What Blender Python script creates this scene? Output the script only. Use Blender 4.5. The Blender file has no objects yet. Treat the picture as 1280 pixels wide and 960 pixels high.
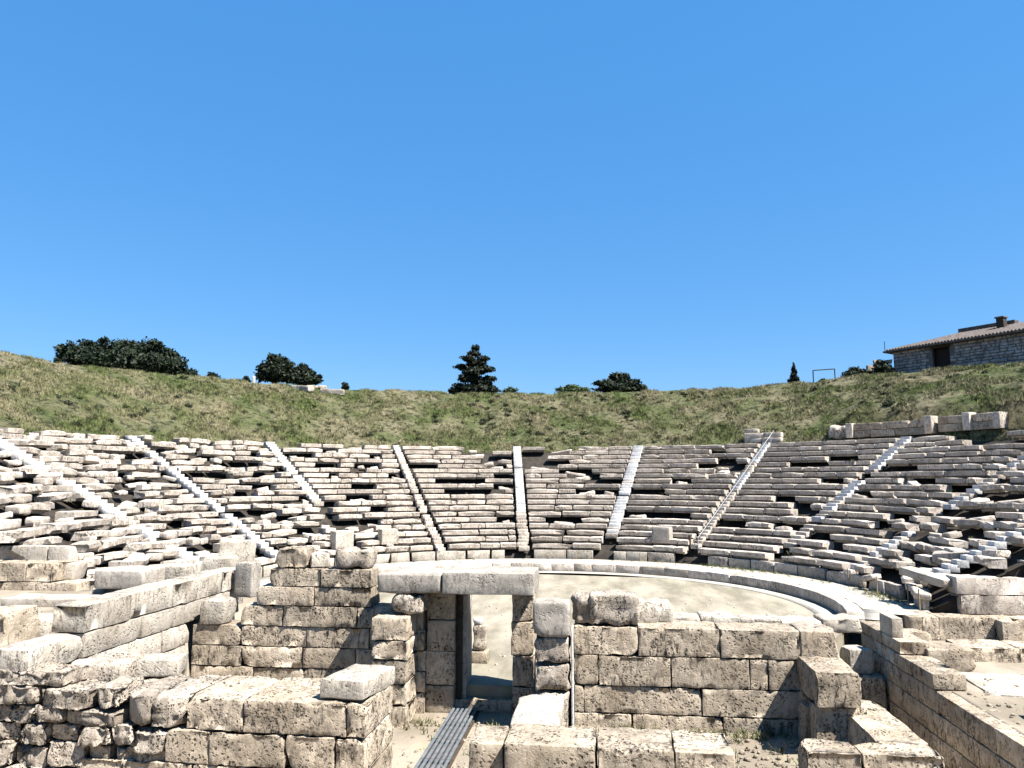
import bpy, math, random
import numpy as np
from mathutils import Vector, Matrix
random.seed(7); RNG = np.random.default_rng(7)
C = bpy.context.scene.collection
SC = bpy.context.scene
R = math.radians

# ------------------------------------------------------------ camera, sky, sun, exposure
CAM = Vector((2.877, -34.417, 5.521)); FPX = 931.8; YAW = R(6.73); PITCH = R(7.41)
cd = bpy.data.cameras.new('camera'); cam = bpy.data.objects.new('camera', cd); C.objects.link(cam)
cd.sensor_width = 36; cd.lens = FPX/1280*36; cd.clip_end = 3000; cd.clip_start = .1
cam.location = CAM; cam.rotation_euler = (R(90)+PITCH, 0, YAW); SC.camera = cam

SUNDIR = Vector((-.60, .30, -1)).normalized()          # the way the light travels
w = bpy.data.worlds.new("World"); SC.world = w; w.use_nodes = True
wn = w.node_tree.nodes; wl = w.node_tree.links
sky = wn.new('ShaderNodeTexSky'); sky.sky_type = 'NISHITA'; sky.sun_disc = False
sky.sun_elevation = math.asin(-SUNDIR.z); sky.sun_rotation = math.atan2(-SUNDIR.x, -SUNDIR.y)
sky.air_density = 1.1; sky.dust_density = .1; sky.ozone_density = 2.5; sky.altitude = 0
bg = wn['Background']; bg.inputs['Strength'].default_value = .052
gm = wn.new('ShaderNodeHueSaturation'); gm.inputs['Saturation'].default_value = 1.2; gm.inputs['Hue'].default_value = .492
sm = wn.new('ShaderNodeMix'); sm.data_type = 'RGBA'; sm.inputs[0].default_value = .58; sm.inputs[7].default_value = (.42, 2.05, 5.3, 1)   # even deep summer blue
wl.new(sky.outputs[0], gm.inputs['Color']); wl.new(gm.outputs[0], sm.inputs[6]); wl.new(sm.outputs[2], bg.inputs['Color'])
sd = bpy.data.lights.new('sun', 'SUN'); sd.energy = 5; sd.angle = R(.5); sd.color = (1, .96, .9)
sun = bpy.data.objects.new('sun', sd); C.objects.link(sun)
sun.rotation_euler = SUNDIR.to_track_quat('-Z', 'Y').to_euler(); sun.location = (20, -30, 60)
SC.view_settings.view_transform = 'Standard'; SC.view_settings.look = 'None'
SC.view_settings.gamma = 1; SC.view_settings.exposure = 1.8
SC.cycles.max_bounces = 4; SC.cycles.diffuse_bounces = 1

# ------------------------------------------------------------ small helpers
RM = Matrix.Rotation(YAW, 3, 'Z') @ Matrix.Rotation(R(90)+PITCH, 3, 'X')
def ray(px, py): return RM @ Vector(((px-640)/FPX, -(py-480)/FPX, -1))
def atY(px, py, Y):                                     # the point seen there at depth Y (metres, world)
    d = ray(px, py); t = (Y-CAM.y)/d.y; return CAM+d*t
def atz(px, py, z):
    d = ray(px, py); t = (z-CAM.z)/d.z; return CAM+d*t
def atr(px, py, rng):
    d = ray(px, py); return CAM+d*(rng/math.hypot(d.x, d.y))

def _h(i, j, k):
    n = (i*374761393+j*668265263+k*2147483647) & 0xffffffff
    n = ((n ^ (n >> 13))*1274126177) & 0xffffffff
    return ((n ^ (n >> 16)) & 0xffff)/65535.
def vnoise(P):
    P = np.asarray(P, float)+1000; F = np.floor(P).astype(np.int64); f = P-F; f = f*f*(3-2*f)
    i, j, k = F[:, 0], F[:, 1], F[:, 2]; x, y, z = f[:, 0], f[:, 1], f[:, 2]
    def L(a, b, t): return a+(b-a)*t
    return L(L(L(_h(i, j, k), _h(i+1, j, k), x), L(_h(i, j+1, k), _h(i+1, j+1, k), x), y),
             L(L(_h(i, j, k+1), _h(i+1, j, k+1), x), L(_h(i, j+1, k+1), _h(i+1, j+1, k+1), x), y), z)*2-1
def fbm(P, o=3):
    s = 0; a = 1
    for q in range(o): s = s+a*vnoise(np.asarray(P)*2**q+17.3*q); a *= .5
    return s

def mesh(name, V, F, mat, smooth=False):
    m = bpy.data.meshes.new(name); V = np.asarray(V, np.float32)
    if isinstance(F, np.ndarray):
        n, k = F.shape; m.vertices.add(len(V)); m.vertices.foreach_set('co', V.ravel())
        m.loops.add(n*k); m.loops.foreach_set('vertex_index', F.astype(np.int32).ravel())
        m.polygons.add(n); m.polygons.foreach_set('loop_start', np.arange(0, n*k, k, dtype=np.int32))
        m.polygons.foreach_set('loop_total', np.full(n, k, np.int32)); m.update(calc_edges=True)
    else: m.from_pydata([tuple(map(float, v)) for v in V], [], F)
    if smooth: m.polygons.foreach_set('use_smooth', [True]*len(m.polygons))
    if mat: m.materials.append(mat)
    return m
def link(name, me, parent=None, loc=(0, 0, 0), rot=(0, 0, 0), scale=None):
    o = bpy.data.objects.new(name, me); C.objects.link(o); o.location = loc; o.rotation_euler = rot
    if scale: o.scale = scale
    if parent: o.parent = parent
    return o
def tag(o, label, cat, group=None):
    o['label'] = label; o['category'] = cat
    if group: o['group'] = group
    return o
def empty(name, loc, label, cat, group=None, rz=0):
    return tag(link(name, None, None, loc, (0, 0, rz)), label, cat, group)
def structure(o): o['kind'] = 'structure'; return o

# ------------------------------------------------------------ materials
def newmat(name):
    m = bpy.data.materials.new(name); m.use_nodes = True; nt = m.node_tree
    b = nt.nodes['Principled BSDF']; b.inputs['Roughness'].default_value = .9; b.inputs['Specular IOR Level'].default_value = .15
    return m, nt, b
def ramp(nt, fac, stops):
    r = nt.nodes.new('ShaderNodeValToRGB'); e = r.color_ramp.elements
    while len(e) < len(stops): e.new(.5)
    for q, (p, c) in zip(e, stops):
        q.position = p; q.color = (c, c, c, 1) if isinstance(c, (int, float)) else (*c, 1)
    nt.links.new(fac, r.inputs[0]); return r.outputs[0]
def noise(nt, vec, sc, det=6, rough=.6, dist=0):
    n = nt.nodes.new('ShaderNodeTexNoise'); n.inputs['Scale'].default_value = sc; n.inputs['Detail'].default_value = det
    n.inputs['Roughness'].default_value = rough; n.inputs['Distortion'].default_value = dist
    nt.links.new(vec, n.inputs['Vector']); return n.outputs['Fac']
def mix(nt, a, b, f, mode='MIX'):
    m = nt.nodes.new('ShaderNodeMix'); m.data_type = 'RGBA'; m.blend_type = mode
    for v, s in ((a, 'A'), (b, 'B')):
        i = [q for q in m.inputs if q.name == s and q.type == 'RGBA'][0]
        if isinstance(v, tuple): i.default_value = (*v, 1)
        else: nt.links.new(v, i)
    if isinstance(f, float): m.inputs[0].default_value = f
    else: nt.links.new(f, m.inputs[0])
    return [q for q in m.outputs if q.type == 'RGBA'][0]
ALB = .72                                                # measured stone and soil are darker than they look in full sun
def al(c): return tuple(v*ALB for v in c)
def stone_mat(name, light, mid, darktone, sc=1., pit=.5, bump=.6, darkamt=.5, var=.25):
    light = al(light); mid = al(mid); darktone = al(darktone)
    m, nt, b = newmat(name); N = nt.nodes; Lk = nt.links
    oi = N.new('ShaderNodeObjectInfo'); so = N.new('ShaderNodeMath'); so.operation = 'MULTIPLY'; so.inputs[1].default_value = 37.; Lk.new(oi.outputs['Random'], so.inputs[0])
    va = N.new('ShaderNodeVectorMath'); va.operation = 'ADD'; Lk.new(N.new('ShaderNodeNewGeometry').outputs['Position'], va.inputs[0]); Lk.new(so.outputs[0], va.inputs[1]); g = va.outputs[0]
    base = mix(nt, mid, light, ramp(nt, noise(nt, g, 1.1*sc, 8, .65), [(.35, 0.), (.62, 1.)]))
    # per-block tone
    hv = N.new('ShaderNodeHueSaturation'); mr = N.new('ShaderNodeMapRange')
    mr.inputs['To Min'].default_value = 1-var; mr.inputs['To Max'].default_value = 1+var
    Lk.new(oi.outputs['Random'], mr.inputs['Value']); Lk.new(mr.outputs[0], hv.inputs['Value']); Lk.new(base, hv.inputs['Color'])
    warm = mix(nt, hv.outputs[0], (.36, .27, .17), ramp(nt, noise(nt, g, .55*sc, 3), [(.6, 0.), (.78, .32)]))
    # dark mottling, slanted streaks and speckle
    mpg = N.new('ShaderNodeMapping'); mpg.inputs['Rotation'].default_value = (R(20), R(38), R(30)); mpg.inputs['Scale'].default_value = (1., 1., .38); Lk.new(g, mpg.inputs['Vector'])
    st = mix(nt, warm, tuple(.4*a_+.6*b_ for a_, b_ in zip(mid, darktone)), ramp(nt, noise(nt, g, 2.3*sc, 10, .7, .3), [(.50, 0.), (.62, .55*darkamt)]))
    patch = ramp(nt, noise(nt, g, .9*sc, 4, .6), [(.36, .12), (.62, 1.)])
    sp1 = mix(nt, (0., 0., 0.), ramp(nt, noise(nt, mpg.outputs[0], 9.5*sc, 12, .8, .3), [(.505, 0.), (.565, darkamt)]), patch)
    st = mix(nt, st, darktone, sp1)
    sp2 = ramp(nt, noise(nt, mpg.outputs[0], 3.2*sc, 12, .82, .5), [(.60, 0.), (.65, darkamt*.9)])
    st = mix(nt, st, darktone, sp2)
    blk = N.new('ShaderNodeMath'); blk.operation = 'SINE'; Lk.new(so.outputs[0], blk.inputs[0]); st = mix(nt, st, warm, ramp(nt, blk.outputs[0], [(.1, 0.), (.9, .4)]))
    # pits
    vo = N.new('ShaderNodeTexVoronoi'); vo.inputs['Scale'].default_value = 13*sc; vo.inputs['Randomness'].default_value = 1
    ds = N.new('ShaderNodeVectorMath'); ds.operation = 'ADD'
    nv = N.new('ShaderNodeTexNoise'); nv.inputs['Scale'].default_value = 9*sc; nv.inputs['Detail'].default_value = 5
    Lk.new(g, nv.inputs['Vector'])
    sv = N.new('ShaderNodeVectorMath'); sv.operation = 'SCALE'; sv.inputs['Scale'].default_value = .16/sc
    Lk.new(nv.outputs['Color'], sv.inputs[0]); Lk.new(g, ds.inputs[0]); Lk.new(sv.outputs[0], ds.inputs[1]); Lk.new(ds.outputs[0], vo.inputs['Vector'])
    mask = ramp(nt, noise(nt, g, 1.7*sc, 4), [(.44, 0.), (.6, 1.)])
    pits = ramp(nt, vo.outputs['Distance'], [(.12, 1.), (.42, 0.)])
    pm = mix(nt, (0., 0., 0.), pits, mask)
    pmul = N.new('ShaderNodeMath'); pmul.operation = 'MULTIPLY'; pmul.inputs[1].default_value = pit; Lk.new(pm, pmul.inputs[0])
    col = mix(nt, st, (darktone[0]*.5, darktone[1]*.5, darktone[2]*.5), pmul.outputs[0])
    Lk.new(col, b.inputs['Base Color'])
    hsum = N.new('ShaderNodeMath'); hsum.operation = 'MULTIPLY_ADD'; hsum.inputs[1].default_value = -1.6*pit; Lk.new(pm, hsum.inputs[0])
    Lk.new(noise(nt, g, 5.5*sc, 14, .78), hsum.inputs[2])
    bp = N.new('ShaderNodeBump'); bp.inputs['Strength'].default_value = bump; bp.inputs['Distance'].default_value = .07/sc
    Lk.new(hsum.outputs[0], bp.inputs['Height']); Lk.new(bp.outputs[0], b.inputs['Normal'])
    return m
M = {}
M['poros'] = stone_mat('pitted_poros', (.60, .505, .39), (.39, .315, .23), (.02, .017, .015), 1., .95, .8, 1., .22)
M['rubble'] = stone_mat('rough_rubble', (.58, .505, .415), (.34, .28, .22), (.016, .014, .012), 1.3, 1., .9, .95, .16)
M['lime'] = stone_mat('pale_limestone', (.56, .51, .435), (.41, .355, .285), (.07, .058, .048), 1., .5, .7, .75, .12)
M['seat'] = stone_mat('weathered_marble', (.66, .585, .50), (.46, .395, .33), (.04, .032, .027), 1.2, .8, .6, .9, .24)
M['white'] = stone_mat('new_white_marble', (.70, .69, .67), (.52, .515, .51), (.20, .18, .17), 1., .3, .45, .7, .16)
M['grey'] = stone_mat('grey_marble', (.48, .435, .375), (.34, .305, .26), (.07, .06, .05), 1., .4, .5, .7, .06)

def plain_mat(name, c1, c2, sc, bump=.3, rough=.8, metal=0):
    c1 = al(c1); c2 = al(c2)
    m, nt, b = newmat(name); g = nt.nodes.new('ShaderNodeNewGeometry').outputs['Position']
    nt.links.new(mix(nt, c1, c2, ramp(nt, noise(nt, g, sc, 8, .7), [(.35, 0.), (.65, 1.)])), b.inputs['Base Color'])
    b.inputs['Roughness'].default_value = rough; b.inputs['Metallic'].default_value = metal
    bp = nt.nodes.new('ShaderNodeBump'); bp.inputs['Strength'].default_value = bump; bp.inputs['Distance'].default_value = .05
    nt.links.new(noise(nt, g, sc*4, 10, .7), bp.inputs['Height']); nt.links.new(bp.outputs[0], b.inputs['Normal'])
    return m
M['iron'] = plain_mat('dark_iron', (.04, .035, .03), (.09, .06, .045), 6)
M['rail'] = plain_mat('pale_steel', (.36, .35, .34), (.45, .44, .43), 3, .05, .5)
M['wood'] = plain_mat('grey_planks', (.09, .105, .115), (.17, .19, .205), 5, .3)
M['darkwood'] = plain_mat('dark_timber', (.03, .025, .02), (.07, .055, .04), 5, .3)
M['stake'] = plain_mat('stake_wood', (.25, .19, .12), (.38, .30, .2), 5, .3)
M['opening_dark'] = plain_mat('opening_shade', (.02, .018, .015), (.04, .035, .03), 5, .1)  # near-black, colours in the shade inside the house doorway
M['tile'] = plain_mat('clay_tile', (.06, .05, .045), (.17, .142, .128), 2.6, .5)
M['mortar'] = plain_mat('grey_mortar', (.10, .092, .088), (.17, .16, .15), 3, .5)
M['rubblestone'] = plain_mat('grey_fieldstone', (.20, .185, .175), (.50, .465, .44), 1.6, .6)
M['bark'] = plain_mat('bark', (.05, .038, .028), (.09, .07, .05), 8, .6)

def sand_mat(name, a, b_, dark, sc=.8):
    a = al(a); b_ = al(b_); dark = al(dark)
    m, nt, b = newmat(name); g = nt.nodes.new('ShaderNodeNewGeometry').outputs['Position']
    mp = nt.nodes.new('ShaderNodeMapping'); mp.inputs['Rotation'].default_value = (0, 0, R(35)); mp.inputs['Scale'].default_value = (1, .35, 1)
    nt.links.new(g, mp.inputs['Vector'])
    c = mix(nt, a, b_, ramp(nt, noise(nt, mp.outputs[0], sc, 8, .6), [(.38, 0.), (.62, 1.)]))
    c = mix(nt, c, dark, ramp(nt, noise(nt, g, 4.5, 10, .75), [(.57, 0.), (.72, .55)]))
    c = mix(nt, c, (.19, .21, .11), ramp(nt, noise(nt, g, .5, 5, .7), [(.58, 0.), (.72, .5)]))
    nt.links.new(c, b.inputs['Base Color'])
    bp = nt.nodes.new('ShaderNodeBump'); bp.inputs['Strength'].default_value = .5; bp.inputs['Distance'].default_value = .06
    nt.links.new(noise(nt, g, 6, 12, .7), bp.inputs['Height']); nt.links.new(bp.outputs[0], b.inputs['Normal'])
    return m
M['sand'] = sand_mat('orchestra_sand', (.35, .31, .24), (.20, .178, .132), (.07, .058, .043))
M['earth'] = sand_mat('dusty_earth', (.34, .29, .225), (.22, .185, .14), (.07, .058, .045))
M['pale_earth'] = sand_mat('pale_gravel', (.52, .48, .41), (.37, .335, .28), (.15, .13, .105))
M['underseat'] = plain_mat('soil_core_gap_shade', (.02, .017, .014), (.06, .05, .04), 1.6, .8)  # soil made near-black to paint deep shade into the seat gaps

def grass_mat(name, k=1.):
    m, nt, b = newmat(name); g = nt.nodes.new('ShaderNodeNewGeometry').outputs['Position']
    green = mix(nt, (.10*k, .125*k, .038*k), (.20*k, .24*k, .085*k), ramp(nt, noise(nt, g, 3., 6), [(.35, 0.), (.65, 1.)]))
    tan = mix(nt, (.27*k, .24*k, .13*k), (.42*k, .37*k, .23*k), ramp(nt, noise(nt, g, 2.2, 6), [(.35, 0.), (.65, 1.)]))
    c = mix(nt, green, tan, ramp(nt, noise(nt, g, .27, 6, .65), [(.40, 0.), (.60, 1.)]))
    c = mix(nt, c, (.012, .015, .007), ramp(nt, noise(nt, g, 1.9, 10, .8), [(.50, 0.), (.57, .9)]))
    nt.links.new(c, b.inputs['Base Color'])
    bp = nt.nodes.new('ShaderNodeBump'); bp.inputs['Strength'].default_value = 1; bp.inputs['Distance'].default_value = .35
    nt.links.new(noise(nt, g, 2.6, 12, .75), bp.inputs['Height']); nt.links.new(bp.outputs[0], b.inputs['Normal'])
    return m
M['turf'] = grass_mat('bank_turf', .40); M['grass'] = grass_mat('dry_grass', 1.)
def leaf_mat(name, c1, c2):
    c1 = al(c1); c2 = al(c2)
    m, nt, b = newmat(name); g = nt.nodes.new('ShaderNodeNewGeometry').outputs['Position']
    nt.links.new(mix(nt, c1, c2, ramp(nt, noise(nt, g, 1.5, 5), [(.4, 0.), (.65, 1.)])), b.inputs['Base Color'])
    b.inputs['Roughness'].default_value = .6; return m
M['leaf_dark'] = leaf_mat('evergreen_leaf', (.007, .012, .006), (.024, .038, .015))
M['leaf_black'] = leaf_mat('cypress_leaf', (.008, .012, .007), (.018, .026, .012))
M['scrub_leaf'] = leaf_mat('scrub_leaf', (.018, .024, .01), (.06, .075, .03))
M['leaf_mid'] = leaf_mat('shrub_leaf', (.03, .05, .018), (.10, .14, .05))

# ------------------------------------------------------------ theatre geometry
RO, RT, Z1, ZT, NROW = 15.635, 29.77, 1.05, 8.40, 19
DR = (RT-RO)/NROW; RISE = (ZT-Z1)/NROW; ZP = .44; RCURB = 12.7
STAIRS = {k: -108.2+20*k for k in range(-1, 12)}      # degrees from +Y, clockwise seen from above
YEND = -2.5; YENDL = -8.8
RC = 42.
SKY = np.array([(-120, 424), (0, 441), (60, 451), (130, 463), (240, 471), (300, 477), (400, 486), (480, 488), (560, 492), (700, 493), (820, 489), (900, 486), (1000, 480), (1050, 473), (1120, 466), (1200, 460), (1280, 454), (1400, 445)], float)
def proj(x, y, z):
    v = RM.transposed() @ (Vector((x, y, z))-CAM); return 640-FPX*v.x/v.z, 480+FPX*v.y/v.z
TH = np.arange(-128, 128.1, .8); ZC = []
for t in TH:
    x, y = RC*math.sin(R(t)), RC*math.cos(R(t))
    v = RM.transposed() @ (Vector((x, y, 13))-CAM)
    if v.z > -5: ZC.append(np.nan); continue
    px = 640-FPX*v.x/v.z
    if px < -120 or px > 1400: ZC.append(np.nan); continue
    ty = np.interp(px, SKY[:, 0], SKY[:, 1]); z = 13.
    for q in range(4):
        py = proj(x, y, z)[1]; z -= (ty-py)*math.hypot(x-CAM.x, y-CAM.y)/FPX
    ZC.append(z)
ZC = np.array(ZC); ok = ~np.isnan(ZC); ZC = np.interp(TH, TH[ok], ZC[ok])
def zcrest(t): return float(np.interp(t, TH, ZC))
def ztop_seats(t): return ZT+0*np.asarray(t, float)
def bank(rr, t):                                          # height field arrays
    rr = np.asarray(rr, float); t = np.asarray(t, float)
    core = Z1+(rr-RO)/DR*RISE-.62
    zt = ztop_seats(t)-.1; zc = np.interp(t, TH, ZC)
    s = np.clip((rr-30.2)/(RC-30.2), 0, 1); s2 = s*1.12-.12*s*s
    lump = fbm(np.stack([rr*np.sin(np.radians(t))*.35, rr*np.cos(np.radians(t))*.35, 0*t], -1).reshape(-1, 3), 4).reshape(rr.shape)
    g = zt+(zc-zt)*s2+lump*.28*np.minimum(1, np.clip((rr-30.2)/2, 0, 1))*np.where(rr > RC-2, .35, 1.)
    g = g+np.interp(t, [39, 43, 128], [0, 1, 1])*np.clip((rr-30.95)/.25, 0, 1)*np.clip((RC-1-rr)/(RC-32), 0, 1)*1.5
    far = zc-.10*np.clip(rr-RC, 0, 6)-.012*np.clip(rr-RC-6, 0, 700)
    z = np.where(rr < 30.2, np.minimum(core, zt-.25), np.where(rr < RC, g, far+lump*.1))
    return np.where(rr < 15.9, -.2, z)
def groundz(x, y):
    r_ = math.hypot(x, y); t = math.degrees(math.atan2(x, y)); return float(bank(np.array([r_]), np.array([t]))[0])
RS = np.concatenate([[15.85, 15.95], np.arange(16.5, 30, .7), [30.1, 30.3], [30.6, 30.9, 31.2], np.arange(31.5, 43.5, .3), [44.5, 46, 48, 52, 58, 70, 100, 180, 400, 900]])
TT = np.arange(-128, 128.1, .5)
rr, tt = np.meshgrid(RS, TT, indexing='ij'); zz = bank(rr, tt)
V = np.stack([rr*np.sin(np.radians(tt)), rr*np.cos(np.radians(tt)), zz], -1).reshape(-1, 3)
nr, ntt = rr.shape
def gridfaces(a, b):
    i, j = np.meshgrid(np.arange(a-1), np.arange(b-1), indexing='ij'); i = i.ravel(); j = j.ravel()
    return np.stack([i*b+j, i*b+j+1, (i+1)*b+j+1, (i+1)*b+j], 1)
F = gridfaces(nr, ntt)[:, ::-1]
vy = V[:, 1]; cen = V[F].mean(1); inner = np.hypot(cen[:, 0], cen[:, 1]) < 30.1
keep = ~((cen[:, 1] < np.where(cen[:, 0] > 0, YEND, YENDL)-.3) & (np.hypot(cen[:, 0], cen[:, 1]) < 44))
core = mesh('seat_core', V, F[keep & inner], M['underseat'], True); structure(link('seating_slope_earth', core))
hill = mesh('hill', V, F[keep & ~inner], M['turf'], True); structure(link('grass_hill', hill))

def endcap(yv, sx):
    rs = np.arange(15.9, 30.2, 1.); top = [(sx*math.sqrt(max(1, q*q-yv*yv)), Z1+(q-RO)/DR*RISE-.64) for q in rs]
    V = [(x, yv, z) for x, z in top]+[(x, yv, -1) for x, z in top]+[(x, yv+.25, z) for x, z in top]; n_ = len(top)
    F = [(i, i+1, n_+i+1, n_+i) for i in range(n_-1)]+[(i, i+1, 2*n_+i+1, 2*n_+i) for i in range(n_-1)]
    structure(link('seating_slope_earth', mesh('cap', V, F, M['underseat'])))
endcap(YEND-.12, 1); endcap(YENDL-.12, -1)
# ground of the stage area, with the drain trench on the right and the terrace on the left
gx = np.sort(np.concatenate([[-900, -300, -90, 12.36, 12.7], np.arange(-50, 50.1, .4), [90, 300, 900]])); gx = gx[(gx < 12.37) | (gx > 12.69)]; gy = np.concatenate([[-900, -300, -90], np.arange(-44, 5, .4), [5.]])
X, Y = np.meshgrid(gx, gy, indexing='ij')
Z = np.full(X.shape, -.6)+fbm(np.stack([X.ravel()*.6, Y.ravel()*.6, 0*X.ravel()], 1), 3).reshape(X.shape)*.035
xw = 12.25
Z = np.where((X > 9.7) & (X < xw+.2) & (Y < -5.2), -3.9, Z)
Z = np.where((X >= xw+.45), -.42, Z)
Z = np.where((X >= xw+.45) & (Y > -3.55) & (np.hypot(X, Y) > 13.8), ZP-.03, Z)
Z = np.where((X < -8.7) & (Y > -18.6), np.where(Y < -9.6, 1.75, -.5), Z)
Z = np.where((np.hypot(X, Y) > 15.6) & (Y > -2) & (X > 0), -.6, Z)
Z = np.where((Y < -31.5), 3.85, Z)
g = mesh('stage_ground', np.stack([X, Y, Z], -1).reshape(-1, 3), gridfaces(*X.shape)[:, ::-1][:, ::-1], M['earth']); structure(link('ground', g))

# orchestra floor (a disc with a straight extension to the stage) and the ring pavement
def ringmesh(prof, t0, t1, n, mat, name):
    ts = np.radians(np.linspace(t0, t1, n)); prof = np.array(prof, float)
    V = np.stack([np.outer(np.sin(ts), prof[:, 0]), np.outer(np.cos(ts), prof[:, 0]), np.outer(np.ones(n), prof[:, 1])], -1).reshape(-1, 3)
    return mesh(name, V, gridfaces(n, len(prof)), mat)
ts = np.radians(np.arange(0, 360, 3)); pts = [(12.72*math.sin(a), 12.72*math.cos(a)) for a in ts if math.cos(a) > -.1]
pts = [p for p in pts if p[0] > 0]+[(12.2, -3.6), (11.0, -6.0), (9.2, -13.45), (-9.6, -13.45), (-12.7, -1.5)]+[p for p in pts if p[0] <= 0]
n = len(pts); V = [(x, y, 0) for x, y in pts]+[(x, y, -.7) for x, y in pts]
F = [tuple(range(n))[::-1]]+[(i, (i+1) % n, n+(i+1) % n, n+i) for i in range(n)]
structure(link('orchestra_floor', mesh('orchestra', V, F, M['sand'])))
structure(link('gutter_edging', ringmesh([(11.75, 0.004), (11.75, .02), (12.66, .02), (12.66, 0)], -100, 112, 120, M['pale_earth'], 'gutter')))
structure(link('ring_walk', ringmesh([(13.3, .0), (13.3, ZP), (15.9, ZP), (15.9, -.3)], -124, 99.5, 160, M['pale_earth'], 'ring')))
structure(link('ring_walk', ringmesh([(13.3, .0), (13.3, ZP), (15.2, ZP), (15.2, -.3)], 99.5, 103.5, 8, M['pale_earth'], 'ring'))); structure(link('ring_walk', ringmesh([(13.3, .0), (13.3, ZP), (14.2, ZP), (14.2, -.3)], 103.5, 110, 8, M['pale_earth'], 'ring')))

# ------------------------------------------------------------ stone blocks
_topo = {}
def lattice(nx, ny, nz):
    k = (nx, ny, nz)
    if k in _topo: return _topo[k]
    idx = {}; P = []; F = []
    def vid(i, j, l):
        if (i, j, l) not in idx: idx[(i, j, l)] = len(P); P.append((i, j, l))
        return idx[(i, j, l)]
    for i in range(nx):
        for j in range(ny):
            F.append((vid(i, j, 0), vid(i, j+1, 0), vid(i+1, j+1, 0), vid(i+1, j, 0)))
            F.append((vid(i, j, nz), vid(i+1, j, nz), vid(i+1, j+1, nz), vid(i, j+1, nz)))
    for i in range(nx):
        for l in range(nz):
            F.append((vid(i, 0, l), vid(i+1, 0, l), vid(i+1, 0, l+1), vid(i, 0, l+1)))
            F.append((vid(i, ny, l), vid(i, ny, l+1), vid(i+1, ny, l+1), vid(i+1, ny, l)))
    for j in range(ny):
        for l in range(nz):
            F.append((vid(0, j, l), vid(0, j, l+1), vid(0, j+1, l+1), vid(0, j+1, l)))
            F.append((vid(nx, j, l), vid(nx, j+1, l), vid(nx, j+1, l+1), vid(nx, j, l+1)))
    _topo[k] = (np.array(P), np.array(F)); return _topo[k]
def ticks(L, n, r):
    if n < 3: return np.linspace(-L/2, L/2, n+1)
    return np.concatenate([[-L/2], np.linspace(-L/2+r, L/2-r, n-1), [L/2]])
def block_mesh(L, D, H, mat, res=.16, amp=.02, rnd=.03, pits=0., chip=.3, smooth=False, maxn=16, cuts=0):
    """a quarried block L x D x H, origin at its bottom centre, with worn edges, pits and broken corners"""
    nx = int(min(maxn, max(3, round(L/res)))); ny = int(min(8, max(3, round(D/(res*1.6))))); nz = int(min(maxn, max(3, round(H/res))))
    P, F = lattice(nx, ny, nz); r = min(rnd, L*.3, D*.3, H*.3)
    V = np.stack([ticks(L, nx, r)[P[:, 0]], ticks(D, ny, r)[P[:, 1]], ticks(H, nz, r)[P[:, 2]]], 1)
    half = np.array([L, D, H])/2; q = np.clip(V, -(half-r), half-r); d = V-q
    ln = np.linalg.norm(d, axis=1, keepdims=True)+1e-9; dn = d/ln; V = q+dn*r
    off = RNG.uniform(-500, 500, 3)
    if amp:
        V = V+dn*(fbm((V+off)*3.2, 3)*amp)[:, None]
    if pits:
        nn = 1-np.abs(vnoise((V+off)*6+3))*3.2; V = V-dn*(np.clip(nn, 0, 1)*pits*.45)[:, None]
        nn = vnoise((V+off)*8); V = V-dn*(np.clip(nn-.15, 0, 1)*pits)[:, None]
        nn = vnoise((V+off)*2.3+9); V = V-dn*(np.clip(nn-.35, 0, 1)*pits*1.3)[:, None]
    for c in range(8):
        if RNG.random() < chip:
            s = np.array([(-1)**(c & 1), (-1)**((c >> 1) & 1), (-1)**((c >> 2) & 1)])
            nrm = s*RNG.uniform(.3, 1, 3); nrm /= np.linalg.norm(nrm)
            dist = (half*s)@nrm-RNG.uniform(.03, .16)*min(1., 2*min(H, L))
            over = V@nrm-dist; k = over > 0; V[k] -= np.outer(over[k]*.85, nrm)
    for c in range(cuts):
        nrm = RNG.normal(size=3); nrm[1] = -abs(nrm[1])-.4; nrm /= np.linalg.norm(nrm); sup = np.abs(nrm*half).sum(); dist = sup*RNG.uniform(.66, .92)
        over = V@nrm-dist; k = over > 0; V[k] -= np.outer(over[k]*.8, nrm)
    V[:, 2] += H/2
    return mesh('stone', V, F, mat, smooth)
def split(u0, u1, mean, jit=.3):
    n = max(1, round((u1-u0)/mean)); ws = [1+random.uniform(-jit, jit) for _ in range(n)]; s = sum(ws); out = [u0]
    for q in ws: out.append(out[-1]+q/s*(u1-u0))
    return out
def wall(name, label, org, rz, rows, thick, mat='poros', mean=1.3, res=.15, amp=.010, pits=.022, chip=.14, rnd=.014, gap=.012, part='stone_block', jut=.012, cat='wall', maxn=16):
    """coursed wall: org is the front left foot, u runs along it, the thickness goes back; rows = (z0, z1, u0, u1 [, breaks or mean])"""
    e = empty(name, org, label, cat, rz=rz)
    for row in rows:
        z0, z1, u0, u1 = row[:4]; ex = row[4] if len(row) > 4 else mean; opt = row[5] if len(row) > 5 else {}
        br = ex if isinstance(ex, (list, tuple)) else split(u0, u1, ex)
        for a, b in zip(br[:-1], br[1:]):
            g_ = gap*random.uniform(.6, 1.8); j = random.uniform(-jut, jut)
            th = opt.get('thick', thick)
            me = block_mesh(b-a-g_, th+random.uniform(-.04, .04), z1-z0-.012, M[opt.get('mat', mat)], opt.get('res', res), opt.get('amp', amp), opt.get('rnd', rnd), opt.get('pits', pits), opt.get('chip', chip), maxn=maxn, cuts=opt.get('cuts', 0))
            link(part, me, e, ((a+b)/2, opt.get('back', 0)+th/2+j, z0+random.uniform(0, .006)), (0, 0, random.uniform(-.008, .008)))
    return e
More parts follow.
